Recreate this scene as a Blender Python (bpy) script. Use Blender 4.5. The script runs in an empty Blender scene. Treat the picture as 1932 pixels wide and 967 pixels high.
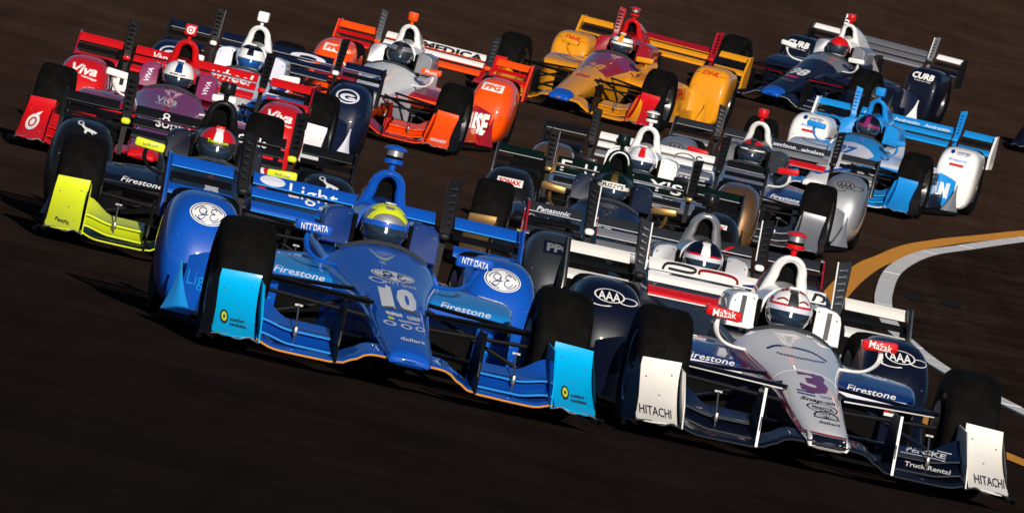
import bpy, bmesh, math, random
from mathutils import Vector, Matrix
from mathutils.bvhtree import BVHTree
R = math.radians
random.seed(7)
scene = bpy.context.scene
col = scene.collection

# ------------------------------------------------------------------ camera
CAM_H, CAM_EL, CAM_ROLL, F_PX = 1.6664, 0.016850, 0.220216, 20000.0
cam_d = bpy.data.cameras.new('camera')
cam_d.sensor_width = 36.0
cam_d.lens = 36.0 * F_PX / 1932.0
cam_d.dof.use_dof = True; cam_d.dof.focus_distance = 57.0; cam_d.dof.aperture_fstop = 45.0
cam_d.clip_start, cam_d.clip_end = 1.0, 5000.0
cam = bpy.data.objects.new('camera', cam_d)
col.objects.link(cam)
_f = Vector((0, math.cos(CAM_EL), -math.sin(CAM_EL)))
_r0 = Vector((1, 0, 0)); _u0 = Vector((0, math.sin(CAM_EL), math.cos(CAM_EL)))
_c, _s = math.cos(CAM_ROLL), math.sin(CAM_ROLL)
_r = _r0 * _c + _u0 * _s; _u = -_r0 * _s + _u0 * _c
cam.matrix_world = Matrix(((_r.x, _u.x, -_f.x, 0), (_r.y, _u.y, -_f.y, 0), (_r.z, _u.z, -_f.z, CAM_H), (0, 0, 0, 1)))
scene.camera = cam

# ------------------------------------------------------------------ light
SUN_AZ, SUN_EL = R(11), R(17)          # sun low, behind the camera and to its right
world = bpy.data.worlds.new('World'); scene.world = world
world.use_nodes = True
wn = world.node_tree.nodes; wl = world.node_tree.links
sky = wn.new('ShaderNodeTexSky'); sky.sky_type = 'NISHITA'; sky.sun_disc = False
sky.sun_elevation = SUN_EL; sky.air_density = 1.0; sky.dust_density = 0.0; sky.ozone_density = 5.0; sky.sun_rotation = math.pi - SUN_AZ
wl.new(sky.outputs[0], wn['Background'].inputs[0])
wn['Background'].inputs[1].default_value = 0.05
sun_d = bpy.data.lights.new('sun', 'SUN'); sun_d.energy = 5.0; sun_d.angle = R(0.53); sun_d.color = (1.0, .90, .77)
sun = bpy.data.objects.new('sun', sun_d); col.objects.link(sun)
to_sun = Vector((math.sin(SUN_AZ) * math.cos(SUN_EL), -math.cos(SUN_AZ) * math.cos(SUN_EL), math.sin(SUN_EL)))
sun.rotation_euler = to_sun.to_track_quat('Z', 'Y').to_euler()
scene.view_settings.view_transform = 'Standard'
scene.view_settings.look = 'None'
scene.view_settings.exposure = 0.0
scene.view_settings.gamma = 1.0

# ------------------------------------------------------------------ materials
MATS = {}
def pbsdf(name):
    m = bpy.data.materials.new(name); m.use_nodes = True
    return m, m.node_tree.nodes, m.node_tree.links, m.node_tree.nodes['Principled BSDF']
def setin(b, **kw):
    for k, v in kw.items():
        b.inputs[k.replace('_', ' ')].default_value = v
def paint(name, rgb, rough=.34, metal=0.0, coat=1.0, dirt=.12):
    m, n, l, b = pbsdf('paint_' + name)
    tc = n.new('ShaderNodeTexCoord')
    nz = n.new('ShaderNodeTexNoise'); nz.inputs['Scale'].default_value = 9; nz.inputs['Detail'].default_value = 6
    l.new(tc.outputs['Object'], nz.inputs['Vector'])
    mp = n.new('ShaderNodeMapRange'); mp.inputs[1].default_value = .35; mp.inputs[2].default_value = .75
    mp.inputs[3].default_value = 0; mp.inputs[4].default_value = dirt
    l.new(nz.outputs[0], mp.inputs[0])
    mx = n.new('ShaderNodeMix'); mx.data_type = 'RGBA'
    mx.inputs[6].default_value = (*rgb, 1); mx.inputs[7].default_value = (rgb[0]*.5+.006, rgb[1]*.5+.005, rgb[2]*.5+.004, 1)
    l.new(mp.outputs[0], mx.inputs[0]); l.new(mx.outputs[2], b.inputs['Base Color'])
    rr = n.new('ShaderNodeMapRange'); rr.inputs[3].default_value = rough - .06; rr.inputs[4].default_value = rough + .1
    l.new(nz.outputs[0], rr.inputs[0]); l.new(rr.outputs[0], b.inputs['Roughness'])
    b.inputs['Metallic'].default_value = metal; b.inputs['Specular IOR Level'].default_value = .5 if metal > .3 else .12
    b.inputs['Coat Weight'].default_value = coat if max(rgb) > .1 else .3; b.inputs['Coat Roughness'].default_value = .035
    MATS[name] = m
    return m
def plain(name, rgb, rough=.5, metal=0.0, coat=0.0):
    m, n, l, b = pbsdf(name)
    tc = n.new('ShaderNodeTexCoord')
    nz = n.new('ShaderNodeTexNoise'); nz.inputs['Scale'].default_value = 30; nz.inputs['Detail'].default_value = 4
    l.new(tc.outputs['Object'], nz.inputs['Vector'])
    rr = n.new('ShaderNodeMapRange'); rr.inputs[3].default_value = max(.03, rough - .1); rr.inputs[4].default_value = min(1, rough + .1)
    l.new(nz.outputs[0], rr.inputs[0]); l.new(rr.outputs[0], b.inputs['Roughness'])
    if max(rgb) < .02: b.inputs['Specular IOR Level'].default_value = .08 if rough > .6 else .16
    setin(b, Base_Color=(*rgb, 1), Metallic=metal); b.inputs['Coat Weight'].default_value = coat
    MATS[name] = m
    return m
for nm, rgb in dict(
    blue=(.004, .080, .46), darkblue=(.003, .026, .15), cyan=(.0, .40, .78), sky=(.01, .24, .66), navy=(.003, .005, .016), deepnavy=(.004, .009, .030),
    white=(.80, .80, .80), cream=(.78, .76, .72), lavender=(.62, .64, .74), red=(.56, .006, .008), crimson=(.27, .005, .012), magenta=(.20, .02, .09),
    orange=(.92, .078, .002), amber=(.68, .275, .007), lime=(.62, .72, .02), black=(.007, .007, .008), green=(.002, .009, .0065),
    yellow=(.86, .80, .04), purple=(.20, .015, .11)).items():
    paint(nm, rgb)
paint('silver', (.28, .29, .32), .44, .5); paint('darksilver', (.030, .033, .041), .40, .3); paint('bronze', (.17, .085, .032), .42, .6)
paint('gold', (.26, .15, .045), .38, .7); paint('chrome', (.62, .62, .64), .3, .85)
plain('carbon', (.005, .005, .006), .5, 0, .05); plain('matteblack', (.003, .003, .003), .9); plain('metal', (.22, .22, .23), .35, .9)
plain('visor', (.02, .035, .06), .08, .3, 1.0); plain('visor_blue', (.02, .12, .45), .08, .5, 1.0); plain('suit', (.05, .05, .07), .9)
plain('glass_smoke', (.05, .055, .06), .08, .2, 1.0); plain('ink', (.015, .015, .02), .5); plain('rim', (.10, .10, .105), .35, .8)
def tyre_mat():
    m, n, l, b = pbsdf('tyre_rubber')
    tc = n.new('ShaderNodeTexCoord'); nz = n.new('ShaderNodeTexNoise'); nz.inputs['Scale'].default_value = 14; nz.inputs['Detail'].default_value = 8
    l.new(tc.outputs['Object'], nz.inputs['Vector'])
    cr = n.new('ShaderNodeValToRGB'); cr.color_ramp.elements[0].color = (.0020, .0019, .0018, 1); cr.color_ramp.elements[1].color = (.0055, .0050, .0044, 1)
    cr.color_ramp.elements[0].position = .35; cr.color_ramp.elements[1].position = .7
    l.new(nz.outputs[0], cr.inputs[0]); l.new(cr.outputs[0], b.inputs['Base Color'])
    b.inputs['Roughness'].default_value = .78; b.inputs['Specular IOR Level'].default_value = .07
    bp = n.new('ShaderNodeBump'); bp.inputs['Strength'].default_value = .10; bp.inputs['Distance'].default_value = .003
    l.new(nz.outputs[0], bp.inputs['Height']); l.new(bp.outputs[0], b.inputs['Normal'])
    MATS['tyre'] = m
tyre_mat()
def asphalt(name, c0, c1, streak, near=None):
    m, n, l, b = pbsdf(name)
    g = n.new('ShaderNodeNewGeometry')
    def noise(sc, det, mapscale=None, rot=0):
        nz = n.new('ShaderNodeTexNoise'); nz.inputs['Scale'].default_value = sc; nz.inputs['Detail'].default_value = det; nz.inputs['Roughness'].default_value = .65
        if mapscale:
            mp = n.new('ShaderNodeMapping'); mp.inputs['Scale'].default_value = mapscale; mp.inputs['Rotation'].default_value = (0, 0, rot)
            l.new(g.outputs['Position'], mp.inputs['Vector']); l.new(mp.outputs[0], nz.inputs['Vector'])
        else: l.new(g.outputs['Position'], nz.inputs['Vector'])
        return nz
    big = noise(.5, 7); fine = noise(45, 6); st = noise(1.0, 7, (2.2, .12, 1), R(4)); mid = noise(1.6, 8)
    def mixc(fac, a, bb):
        mx = n.new('ShaderNodeMix'); mx.data_type = 'RGBA'
        for k, q in ((6, a), (7, bb)):
            if isinstance(q, tuple): mx.inputs[k].default_value = q
            else: l.new(q, mx.inputs[k])
        l.new(fac, mx.inputs[0]); return mx.outputs[2]
    def rng(o, a, bb, c=0., d=1.):
        r = n.new('ShaderNodeMapRange'); r.inputs[1].default_value = a; r.inputs[2].default_value = bb; r.inputs[3].default_value = c; r.inputs[4].default_value = d
        l.new(o, r.inputs[0]); return r.outputs[0]
    c = mixc(rng(big.outputs[0], .36, .64), (*c0, 1), (*c1, 1))
    if near:      # colour darker at the near end, fading out up the track
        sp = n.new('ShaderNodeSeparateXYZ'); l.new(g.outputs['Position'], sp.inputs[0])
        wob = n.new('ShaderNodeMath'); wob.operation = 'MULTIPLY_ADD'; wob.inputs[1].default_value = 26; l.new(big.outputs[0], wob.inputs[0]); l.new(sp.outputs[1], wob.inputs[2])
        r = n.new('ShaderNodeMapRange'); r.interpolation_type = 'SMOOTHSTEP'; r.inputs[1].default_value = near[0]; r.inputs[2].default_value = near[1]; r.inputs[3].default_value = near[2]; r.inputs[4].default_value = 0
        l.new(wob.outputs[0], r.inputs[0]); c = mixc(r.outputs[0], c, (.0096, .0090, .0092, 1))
    def scaled(f):
        h = n.new('ShaderNodeMix'); h.data_type = 'RGBA'; h.blend_type = 'MULTIPLY'; h.inputs[0].default_value = 1; h.inputs[7].default_value = (f, f, f, 1); l.new(c, h.inputs[6]); return h.outputs[2]
    c = mixc(rng(mid.outputs[0], .40, .68, 0, streak), c, scaled(.42))
    c = mixc(rng(st.outputs[0], .42, .68, 0, streak), c, scaled(.4))
    c = mixc(rng(fine.outputs[0], .5, .8, 0, .4), c, scaled(2.0))
    l.new(c, b.inputs['Base Color']); b.inputs['Roughness'].default_value = 1.0
    b.inputs['Specular IOR Level'].default_value = .0
    bp = n.new('ShaderNodeBump'); bp.inputs['Strength'].default_value = .3; bp.inputs['Distance'].default_value = .006
    l.new(fine.outputs[0], bp.inputs['Height']); l.new(bp.outputs[0], b.inputs['Normal'])
    MATS[name] = m
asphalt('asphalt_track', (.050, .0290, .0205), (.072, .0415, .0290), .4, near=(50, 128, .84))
asphalt('asphalt_infield', (.032, .0205, .0152), (.056, .0345, .0245), .85)
asphalt('asphalt_patch', (.016, .016, .016), (.024, .023, .023), .3)
def stained(name, rgb, dark, amount):
    m, n, l, b = pbsdf(name)
    g = n.new('ShaderNodeNewGeometry'); nz = n.new('ShaderNodeTexNoise'); nz.inputs['Scale'].default_value = 6; nz.inputs['Detail'].default_value = 8
    l.new(g.outputs['Position'], nz.inputs['Vector'])
    r = n.new('ShaderNodeMapRange'); r.inputs[1].default_value = .35; r.inputs[2].default_value = .75; r.inputs[4].default_value = amount
    l.new(nz.outputs[0], r.inputs[0])
    mx = n.new('ShaderNodeMix'); mx.data_type = 'RGBA'; mx.inputs[6].default_value = (*rgb, 1); mx.inputs[7].default_value = (*dark, 1)
    l.new(r.outputs[0], mx.inputs[0]); l.new(mx.outputs[2], b.inputs['Base Color']); b.inputs['Roughness'].default_value = .85
    MATS[name] = m
stained('concrete_strip', (.82, .81, .79), (.52, .51, .49), .5)
stained('yellow_line_paint', (.88, .34, .002), (.52, .19, .004), .45)

# ------------------------------------------------------------------ ground surface
D1 = 55.0
C1, C2, C3, C4, C5 = 1.0578, .18141, .017317, -.032962, .027716
def surf(x, y):
    x = 16 * math.tanh(x / 16)
    t = (y - D1) / D1
    if t < 0: base = 0.0
    elif t < 1.7: base = C1 * t * t + C2 * t ** 3
    else:
        base = C1 * 1.7 ** 2 + C2 * 1.7 ** 3 + (2 * C1 * 1.7 + 3 * C2 * 1.7 ** 2) * (t - 1.7)
    tc = max(-.6, min(1.7, t))
    return base + x * (C3 * tc + C4 * tc * tc) + C5 * .1 * x * x
def grad(x, y, e=.5):
    return (surf(x+e, y) - surf(x-e, y)) / (2*e), (surf(x, y+e) - surf(x, y-e)) / (2*e)

def new_obj(name, mesh, parent=None):
    o = bpy.data.objects.new(name, mesh); col.objects.link(o)
    if parent is not None: o.parent = parent
    return o
def mesh_from(name, verts, faces, mats=(), idx=None, smooth=False, sharp=None):
    me = bpy.data.meshes.new(name); me.from_pydata([tuple(v) for v in verts], [], faces)
    for m in mats: me.materials.append(m)
    if idx: me.polygons.foreach_set('material_index', idx)
    if smooth: me.polygons.foreach_set('use_smooth', [True] * len(me.polygons))
    me.update()
    if smooth and sharp: me.set_sharp_from_angle(angle=R(sharp))
    return me
def axis(*seg):
    out = []
    for a, b, st in seg:
        k = int(round((b - a) / st)); out += [a + (b - a) * i / k for i in range(k)]
    return out + [seg[-1][1]]
xs = axis((-300, -40, 20), (-40, -14, 2), (-14, 14, .5), (14, 40, 2), (40, 300, 20))
ys = axis((-200, 0, 20), (0, 30, 3), (30, 160, 1), (160, 260, 4), (260, 900, 40))
gv = [(x, y, surf(x, y)) for y in ys for x in xs]; nx = len(xs)
gf = [(j*nx+i, j*nx+i+1, (j+1)*nx+i+1, (j+1)*nx+i) for j in range(len(ys)-1) for i in range(nx-1)]
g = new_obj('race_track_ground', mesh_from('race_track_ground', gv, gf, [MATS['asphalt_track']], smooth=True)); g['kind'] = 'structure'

def catmull(pts, per):
    out = []
    P = [pts[0]] + list(pts) + [pts[-1]]
    for i in range(1, len(P) - 2):
        p0, p1, p2, p3 = (Vector(q) for q in P[i-1:i+3])
        for k in range(per):
            t = k / per
            out.append(.5 * ((2*p1) + (p2-p0)*t + (2*p0-5*p1+4*p2-p3)*t*t + (3*p1-p0-3*p2+p3)*t**3))
    out.append(Vector(pts[-1])); return out
def ribbon_pts(center, width, per):
    c = catmull([(x, y) for x, y in center], per); L, Rr = [], []
    for i, p in enumerate(c):
        d = (c[min(i+1, len(c)-1)] - c[max(i-1, 0)]).normalized(); nrm = Vector((d.y, -d.x))
        L.append(p - nrm * width / 2); Rr.append(p + nrm * width / 2)
    return L, Rr
white_c = [(9.5, 124.5), (7.4, 117.5), (6.0, 112.4), (5.07, 108.2), (4.32, 103.9), (3.87, 101.1), (3.57, 98.2), (3.36, 95.2), (3.21, 91.7), (3.11, 88.4), (3.07, 84.6), (3.11, 82.4), (3.2, 79.6), (3.34, 77.0), (3.6, 73.4), (3.95, 69.6), (4.6, 64), (5.6, 57), (7.4, 47), (9.8, 36), (13.5, 21), (19, 0)]
yel_c = [(9.3, 127), (7.2, 119.2), (5.9, 113.2), (5.1, 109.4), (4.7, 107.3), (4.28, 105.1), (4.03, 103.6), (3.8, 102.1), (3.58, 100.2), (3.38, 98.1), (3.22, 96.5), (3.05, 94.3), (2.84, 91), (2.64, 87), (2.5, 82), (2.48, 77), (2.58, 72), (2.8, 67.6), (3.2, 63.9), (3.7, 60.2), (4.6, 54.5), (6, 47), (8.3, 36.5), (12, 20), (17.5, 0)]
# infield apron inside the concrete strip
L, Rr = ribbon_pts(white_c, .1, 6)
v = []; f = []
for i, p in enumerate(L if L[8].x > Rr[8].x else Rr):
    for k in range(21):
        x = p.x + (40 * (k / 20) ** 2); v.append((x, p.y, surf(x, p.y) + .004))
n = len(L)
f = [(i*21+k, i*21+k+1, (i+1)*21+k+1, (i+1)*21+k) for i in range(n-1) for k in range(20)]
ob = new_obj('infield_apron', mesh_from('infield_apron', v, f, [MATS['asphalt_infield']], smooth=True)); ob['kind'] = 'structure'
# yellow painted line
L, Rr = ribbon_pts(yel_c, .21, 8); v = []
for a, b in zip(L, Rr): v += [(a.x, a.y, surf(a.x, a.y) + .005), (b.x, b.y, surf(b.x, b.y) + .005)]
f = [(2*i, 2*i+1, 2*i+3, 2*i+2) for i in range(len(L)-1)]
ob = new_obj('yellow_track_line', mesh_from('yellow_track_line', v, f, [MATS['yellow_line_paint']], smooth=True)); ob['kind'] = 'structure'
# pale concrete strip made of slabs with open joints
strip = new_obj('concrete_edge_strip', None); strip['kind'] = 'structure'
L, Rr = ribbon_pts(white_c, .15, 10)
SL = 5
for s0 in range(0, len(L) - 1, SL):
    ids = list(range(s0, min(s0 + SL, len(L) - 1) + 1)); v = []
    jz = random.uniform(0, .004)
    for q, i in enumerate(ids):
        a, b = L[i].copy(), Rr[i].copy()
        if q == len(ids) - 1:
            a = a.lerp(L[i-1], .06); b = b.lerp(Rr[i-1], .06)
        for dz in (.012 + jz, -.02):
            v += [(a.x, a.y, surf(a.x, a.y) + dz), (b.x, b.y, surf(b.x, b.y) + dz)]
    f = []
    for q in range(len(ids) - 1):
        a = 4*q; b = a + 4
        f += [(a, a+1, b+1, b), (a+2, a, b, b+2), (a+1, a+3, b+3, b+1)]
    f += [(0, 2, 3, 1), (4*len(ids)-4, 4*len(ids)-3, 4*len(ids)-1, 4*len(ids)-2)]
    new_obj('concrete_slab', mesh_from('concrete_slab', v, f, [MATS['concrete_strip']]), strip)
L, Rr = ribbon_pts([(-6.2, 54.2), (-4.4, 57.2), (-2.83, 60.0), (-2.43, 60.75), (-1.2, 63.2), (.2, 66.5)], .03, 8); v = []
for a, b in zip(L, Rr): v += [(a.x, a.y, surf(a.x, a.y) + .003), (b.x, b.y, surf(b.x, b.y) + .003)]
ob = new_obj('asphalt_seam', mesh_from('asphalt_seam', v, [(2*i, 2*i+1, 2*i+3, 2*i+2) for i in range(len(L)-1)], [MATS['matteblack']])); ob['kind'] = 'structure'
for i, (px_, py_, rx, ry) in enumerate(((3.46, 91.2, .10, .75), (3.78, 91.45, .095, .7))):  # two dark oval patches on the apron
    v = [(px_, py_, surf(px_, py_) + .009)]; rnd = [random.uniform(.85, 1.12) for _ in range(24)]
    for k in range(24):
        a = 2 * math.pi * k / 24; x = px_ + rx * rnd[k] * math.cos(a); y = py_ + ry * rnd[k] * math.sin(a); v.append((x, y, surf(x, y) + .009))
    ob = new_obj('dark_oval_patch', mesh_from('dark_oval_patch', v, [(0, 1+k, 1+(k+1) % 24) for k in range(24)], [MATS['asphalt_patch']])); ob['kind'] = 'structure'

# ------------------------------------------------------------------ mesh building kit
class MB:
    def __init__(s): s.v = []; s.f = []; s.m = []
    def quad(s, a, b, c, d, m=0): s.f.append((a, b, c, d)); s.m.append(m)
    def loft(s, secs, mfun=None, cap0=True, cap1=True, m=0, closed=True, capm=None):
        b = len(s.v); n = len(secs[0])
        for sec in secs: s.v += [tuple(p) for p in sec]
        for i in range(len(secs) - 1):
            for k in range(n if closed else n - 1):
                k2 = (k + 1) % n
                s.f.append((b+i*n+k, b+i*n+k2, b+(i+1)*n+k2, b+(i+1)*n+k))
                s.m.append(mfun(i, k) if mfun else m)
        cm = m if capm is None else capm
        if closed and cap0: s.f.append(tuple(b+k for k in reversed(range(n)))); s.m.append(cm)
        if closed and cap1: s.f.append(tuple(b+(len(secs)-1)*n+k for k in range(n))); s.m.append(cm)
    def tube(s, path, r, n=8, m=0, sx=1.0, up=Vector((0, 0, 1))):
        P = [Vector(p) for p in path]; secs = []
        for i, p in enumerate(P):
            d = (P[min(i+1, len(P)-1)] - P[max(i-1, 0)]).normalized()
            a = up.cross(d)
            if a.length < 1e-4: a = Vector((0, 1, 0)).cross(d)
            if a.length < 1e-4: a = Vector((1, 0, 0))
            a.normalize(); b = d.cross(a)
            rr = r[i] if isinstance(r, (list, tuple)) else r
            secs.append([p + a * (math.cos(2*math.pi*k/n) * rr * sx) + b * (math.sin(2*math.pi*k/n) * rr) for k in range(n)])
        s.loft(secs, m=m)
    def box(s, c, d, m=0, bev=0.0, rot=None):
        # rounded-corner slab: octagonal outline in xz, slight chamfer in y
        hx, hy, hz = d[0]/2, d[1]/2, d[2]/2
        if bev <= 0:
            pts = [(sx*hx, sy*hy, sz*hz) for sy in (-1, 1) for sx, sz in ((-1, -1), (1, -1), (1, 1), (-1, 1))]
            secs = [pts[:4], pts[4:]]
        else:
            bev = min(bev, hx*.95, hz*.95)
            def ring(y, k):
                q = []
                for cx, cz, a0 in ((hx-bev, hz-bev, 0), (-hx+bev, hz-bev, 90), (-hx+bev, -hz+bev, 180), (hx-bev, -hz+bev, 270)):
                    for j in range(4):
                        a = R(a0 + 30*j); q.append((cx + (bev-k)*math.cos(a), y, cz + (bev-k)*math.sin(a)))
                return q
            e = min(bev*.5, hy*.5)
            secs = [ring(-hy, e), ring(-hy+e*.4, e*.3), ring(-hy+e, 0), ring(hy-e, 0), ring(hy, e)]
        M = Matrix.Translation(c) @ (rot.to_4x4() if rot else Matrix.Identity(4))
        s.loft([[M @ Vector(p) for p in sec] for sec in secs], m=m)
    def lathe(s, prof, c, ax='z', n=24, mfun=None, m=0):
        secs = []
        for r, h in prof:
            ring = []
            for k in range(n):
                a = 2*math.pi*k/n; p, q = r*math.cos(a), r*math.sin(a)
                ring.append((c[0]+p, c[1]+q, c[2]+h) if ax == 'z' else (c[0]+h, c[1]+p, c[2]+q))
            secs.append(ring)
        s.loft(secs, mfun=mfun, m=m)
    def sheet(s, rows, th, m=0, nrm=None):
        # thin plate from a grid of points, thickened along averaged normals
        P = [[Vector(p) for p in r] for r in rows]; nr, nc = len(P), len(P[0])
        def norm(i, j):
            a = P[min(i+1, nr-1)][j] - P[max(i-1, 0)][j]; b = P[i][min(j+1, nc-1)] - P[i][max(j-1, 0)]
            c = a.cross(b); return c.normalized() if c.length > 1e-9 else Vector((0, 0, 1))
        b0 = len(s.v)
        for i in range(nr):
            for j in range(nc): s.v.append(tuple(P[i][j]))
        b1 = len(s.v)
        for i in range(nr):
            for j in range(nc): s.v.append(tuple(P[i][j] + norm(i, j) * th))
        for i in range(nr-1):
            for j in range(nc-1):
                q = (i*nc+j, i*nc+j+1, (i+1)*nc+j+1, (i+1)*nc+j)
                s.f.append(tuple(b0+k for k in q)); s.m.append(m); s.f.append(tuple(b1+k for k in reversed(q))); s.m.append(m)
        edge = [(0, j) for j in range(nc)] + [(i, nc-1) for i in range(1, nr)] + [(nr-1, j) for j in range(nc-2, -1, -1)] + [(i, 0) for i in range(nr-2, 0, -1)]
        for k in range(len(edge)):
            a = edge[k][0]*nc+edge[k][1]; b = edge[(k+1) % len(edge)]; b = b[0]*nc+b[1]
            s.f.append((b0+b, b0+a, b1+a, b1+b)); s.m.append(m)
    def mesh(s, name, slots=1, sharp=38, mirror=False):
        v = [(-x, y, z) for x, y, z in s.v] if mirror else s.v
        f = [tuple(reversed(q)) for q in s.f] if mirror else s.f
        me = mesh_from(name, v, f)
        bm = bmesh.new(); bm.from_mesh(me); bmesh.ops.recalc_face_normals(bm, faces=bm.faces); bm.to_mesh(me); bm.free()
        for _ in range(slots): me.materials.append(None)
        me.polygons.foreach_set('material_index', s.m); me.polygons.foreach_set('use_smooth', [True]*len(me.polygons))
        me.set_sharp_from_angle(angle=R(sharp)); me.update()
        return me
def interp(keys, ys_):
    out = []
    for y in ys_:
        for i in range(len(keys)-1):
            if keys[i][0] <= y <= keys[i+1][0] + 1e-9: break
        k0, k1, k2, k3 = keys[max(i-1, 0)], keys[i], keys[i+1], keys[min(i+2, len(keys)-1)]
        h = k2[0]-k1[0]; t = (y-k1[0])/h; r = [y]
        for j in range(1, len(k1)):
            m1 = (k2[j]-k0[j])/(k2[0]-k0[0]) * h; m2 = (k3[j]-k1[j])/(k3[0]-k1[0]) * h
            r.append((2*t**3-3*t*t+1)*k1[j] + (t**3-2*t*t+t)*m1 + (-2*t**3+3*t*t)*k2[j] + (t**3-t*t)*m2)
        out.append(r)
    return out
def lin(a, b, n): return [a + (b-a)*i/n for i in range(n+1)]

# ------------------------------------------------------------------ part meshes (car frame: x right seen from the front, y towards the tail, z up; front axle at y = 0)
PARTS = []     # (name, mesh, colour keys, parent part key, key, side)
def add(key, name, mesh, cols, parent=None, kit=None): PARTS.append(dict(key=key, name=name, mesh=mesh, cols=cols, parent=parent, kit=kit))
def both(key, name, mb, cols, slots=1, parent=None, kit=None, sharp=38):
    for s, mir in (('R', False), ('L', True)):
        add(key + s, name, mb.mesh(name, slots, sharp, mir), cols, (parent + s) if parent else None, kit)

def body_section(y, wt, wb, zt, zb, cr):
    half = [(0, zt), (wt*.4, zt-cr*.12), (wt*.72, zt-cr*.45), (wt*.9, zt-cr*.85), (wt*.975, zt-cr-.010), (wt+.004, zt-cr-.03),
            ((wt*.6+wb*.4)+.012, zt*.6+zb*.4-cr*.3), (wb+.006, zb+.03), (wb*.93, zb+.005), (wb*.5, zb)]
    loop = [(x, y, z) for x, z in half] + [(0, y, zb)] + [(-x, y, z) for x, z in reversed(half[1:])]
    return loop
def side_of(k):      # 20-point loop: 0..4 top right, 15..19 top left
    return 0 if (k < 4 or k >= 16) else (1 if (k < 6 or k >= 14) else 2)
NOSE = [(-1.045, .094, .088, .178, .140, .010), (-1.035, .104, .096, .195, .132, .016), (-1.0, .111, .102, .213, .126, .022), (-.93, .116, .106, .233, .126, .028), (-.85, .121, .112, .252, .13, .032), (-.55, .138, .13, .320, .15, .042),
        (-.25, .154, .142, .386, .17, .050), (0, .167, .155, .440, .185, .056), (.2, .180, .168, .480, .185, .062)]
mb = MB(); secs = [[(x*k, -1.045-d, .158+(z-.158)*k) for x, y, z in body_section(*NOSE[0])] for k, d in ((.3, .0105), (.62, .010), (.84, .007), (.95, .003))] + [body_section(*k) for k in interp(NOSE, [-1.045, -1.041, -1.035, -1.02, -1.0, -.93] + lin(-.85, .2, 14))]
mb.loft(secs, mfun=lambda i, k: 3 if i < 10 else (0 if side_of(k) == 0 else 1 if side_of(k) == 1 else 2))
add('nose', 'nose_cone', mb.mesh('nose_cone', 4), ['nose_top', 'nose_edge', 'nose_side', 'nose_tip'])
TUB = [(.2015, .1802, .169, .481, .18, .062), (.5, .212, .20, .537, .14, .075), (.8, .255, .24, .597, .10, .095), (1.0, .287, .28, .639, .08, .115), (1.12, .303, .31, .660, .07, .130)]
mb = MB(); secs = [body_section(*k) for k in interp(TUB, lin(.2015, 1.12, 12))]
mb.loft(secs, mfun=lambda i, k: (0 if i < 7 else 3) if side_of(k) == 0 else 1 if side_of(k) == 1 else 2)
add('tub', 'chassis_tub', mb.mesh('chassis_tub', 4), ['tub_top', 'nose_edge', 'tub_side', 'cockpit_top'])
mb = MB(); secs = []
for y in lin(1.121, 1.9, 8):
    t = (y-1.121)/.78; wo = .312+.02*t; zt = .545+.08*t; wi = .225-.015*t
    secs.append([(-wo+.02, y, zt), (-wo, y, zt-.03), (-wo-.004, y, .3), (-wo+.01, y, .08), (wo-.01, y, .08), (wo+.004, y, .3), (wo, y, zt-.03), (wo-.02, y, zt), (wi, y, zt), (wi-.01, y, zt-.02), (wi-.02, y, .2), (-wi+.02, y, .2), (-wi+.01, y, zt-.02), (-wi, y, zt)])
mb.loft(secs, mfun=lambda i, k: 1 if 8 <= k <= 12 else 0)
add('cockpit', 'cockpit_side_walls', mb.mesh('cockpit_side_walls', 2), ['tub_side', 'matteblack'])
# small wind deflector lip around the cockpit front
mb = MB(); rows = []
for k in range(17):
    a = R(-78 + 156*k/16); x = .235*math.sin(a); y = 1.16 - .12*math.cos(a) + .02
    zb_ = .658 - .125*(abs(x)/.30)**2.2 - .004
    rows.append([(x, y, zb_), (x*1.01, y+.008, zb_+.009), (x*1.02, y+.02, zb_+.017)])
mb.sheet(rows, .004); add('lip', 'windscreen', mb.mesh('windscreen'), ['glass_smoke'])
mb = MB()
PADP = [(.152, .60), (.152, .775), (.165, .795), (.21, .80), (.275, .785), (.298, .765), (.308, .73), (.312, .60)]
mb.loft([[(.232+(x-.232)*k, y + (.22*(z-.6) - .12*(x-.23) if y < 1.6 else 0), .69+(z-.69)*k) for x, z in PADP] for y, k in ((1.46, .90), (1.463, .955), (1.475, 1.0), (1.70, 1.0), (1.92, .97))]); both('head', 'head_surround_pad', mb, ['headrest'], sharp=22)
mb = MB(); mb.box((.148, 1.57, .70), (.022, .22, .15), bev=.008); both('pad', 'head_cushion', mb, ['matteblack'], parent='head')
# helmet fairing ridge in front of the roll hoop
mb = MB(); secs = []
for y in lin(1.48, 1.78, 5):
    t = (y-1.48)/.3; ring = []
    for k in range(17):
        a = R(-6 + 192*k/16); rr = .146+.012*t; ring.append((rr*math.cos(a), y, .72 + .012*t + rr*math.sin(a)*.98))
    inner = [((x*.86), y, .72+.012*t + (z-.72-.012*t)*.86) for x, y, z in reversed(ring)]
    secs.append(ring + inner)
mb.loft(secs); add('fair', 'helmet_fairing', mb.mesh('helmet_fairing'), ['fairing'])
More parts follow.
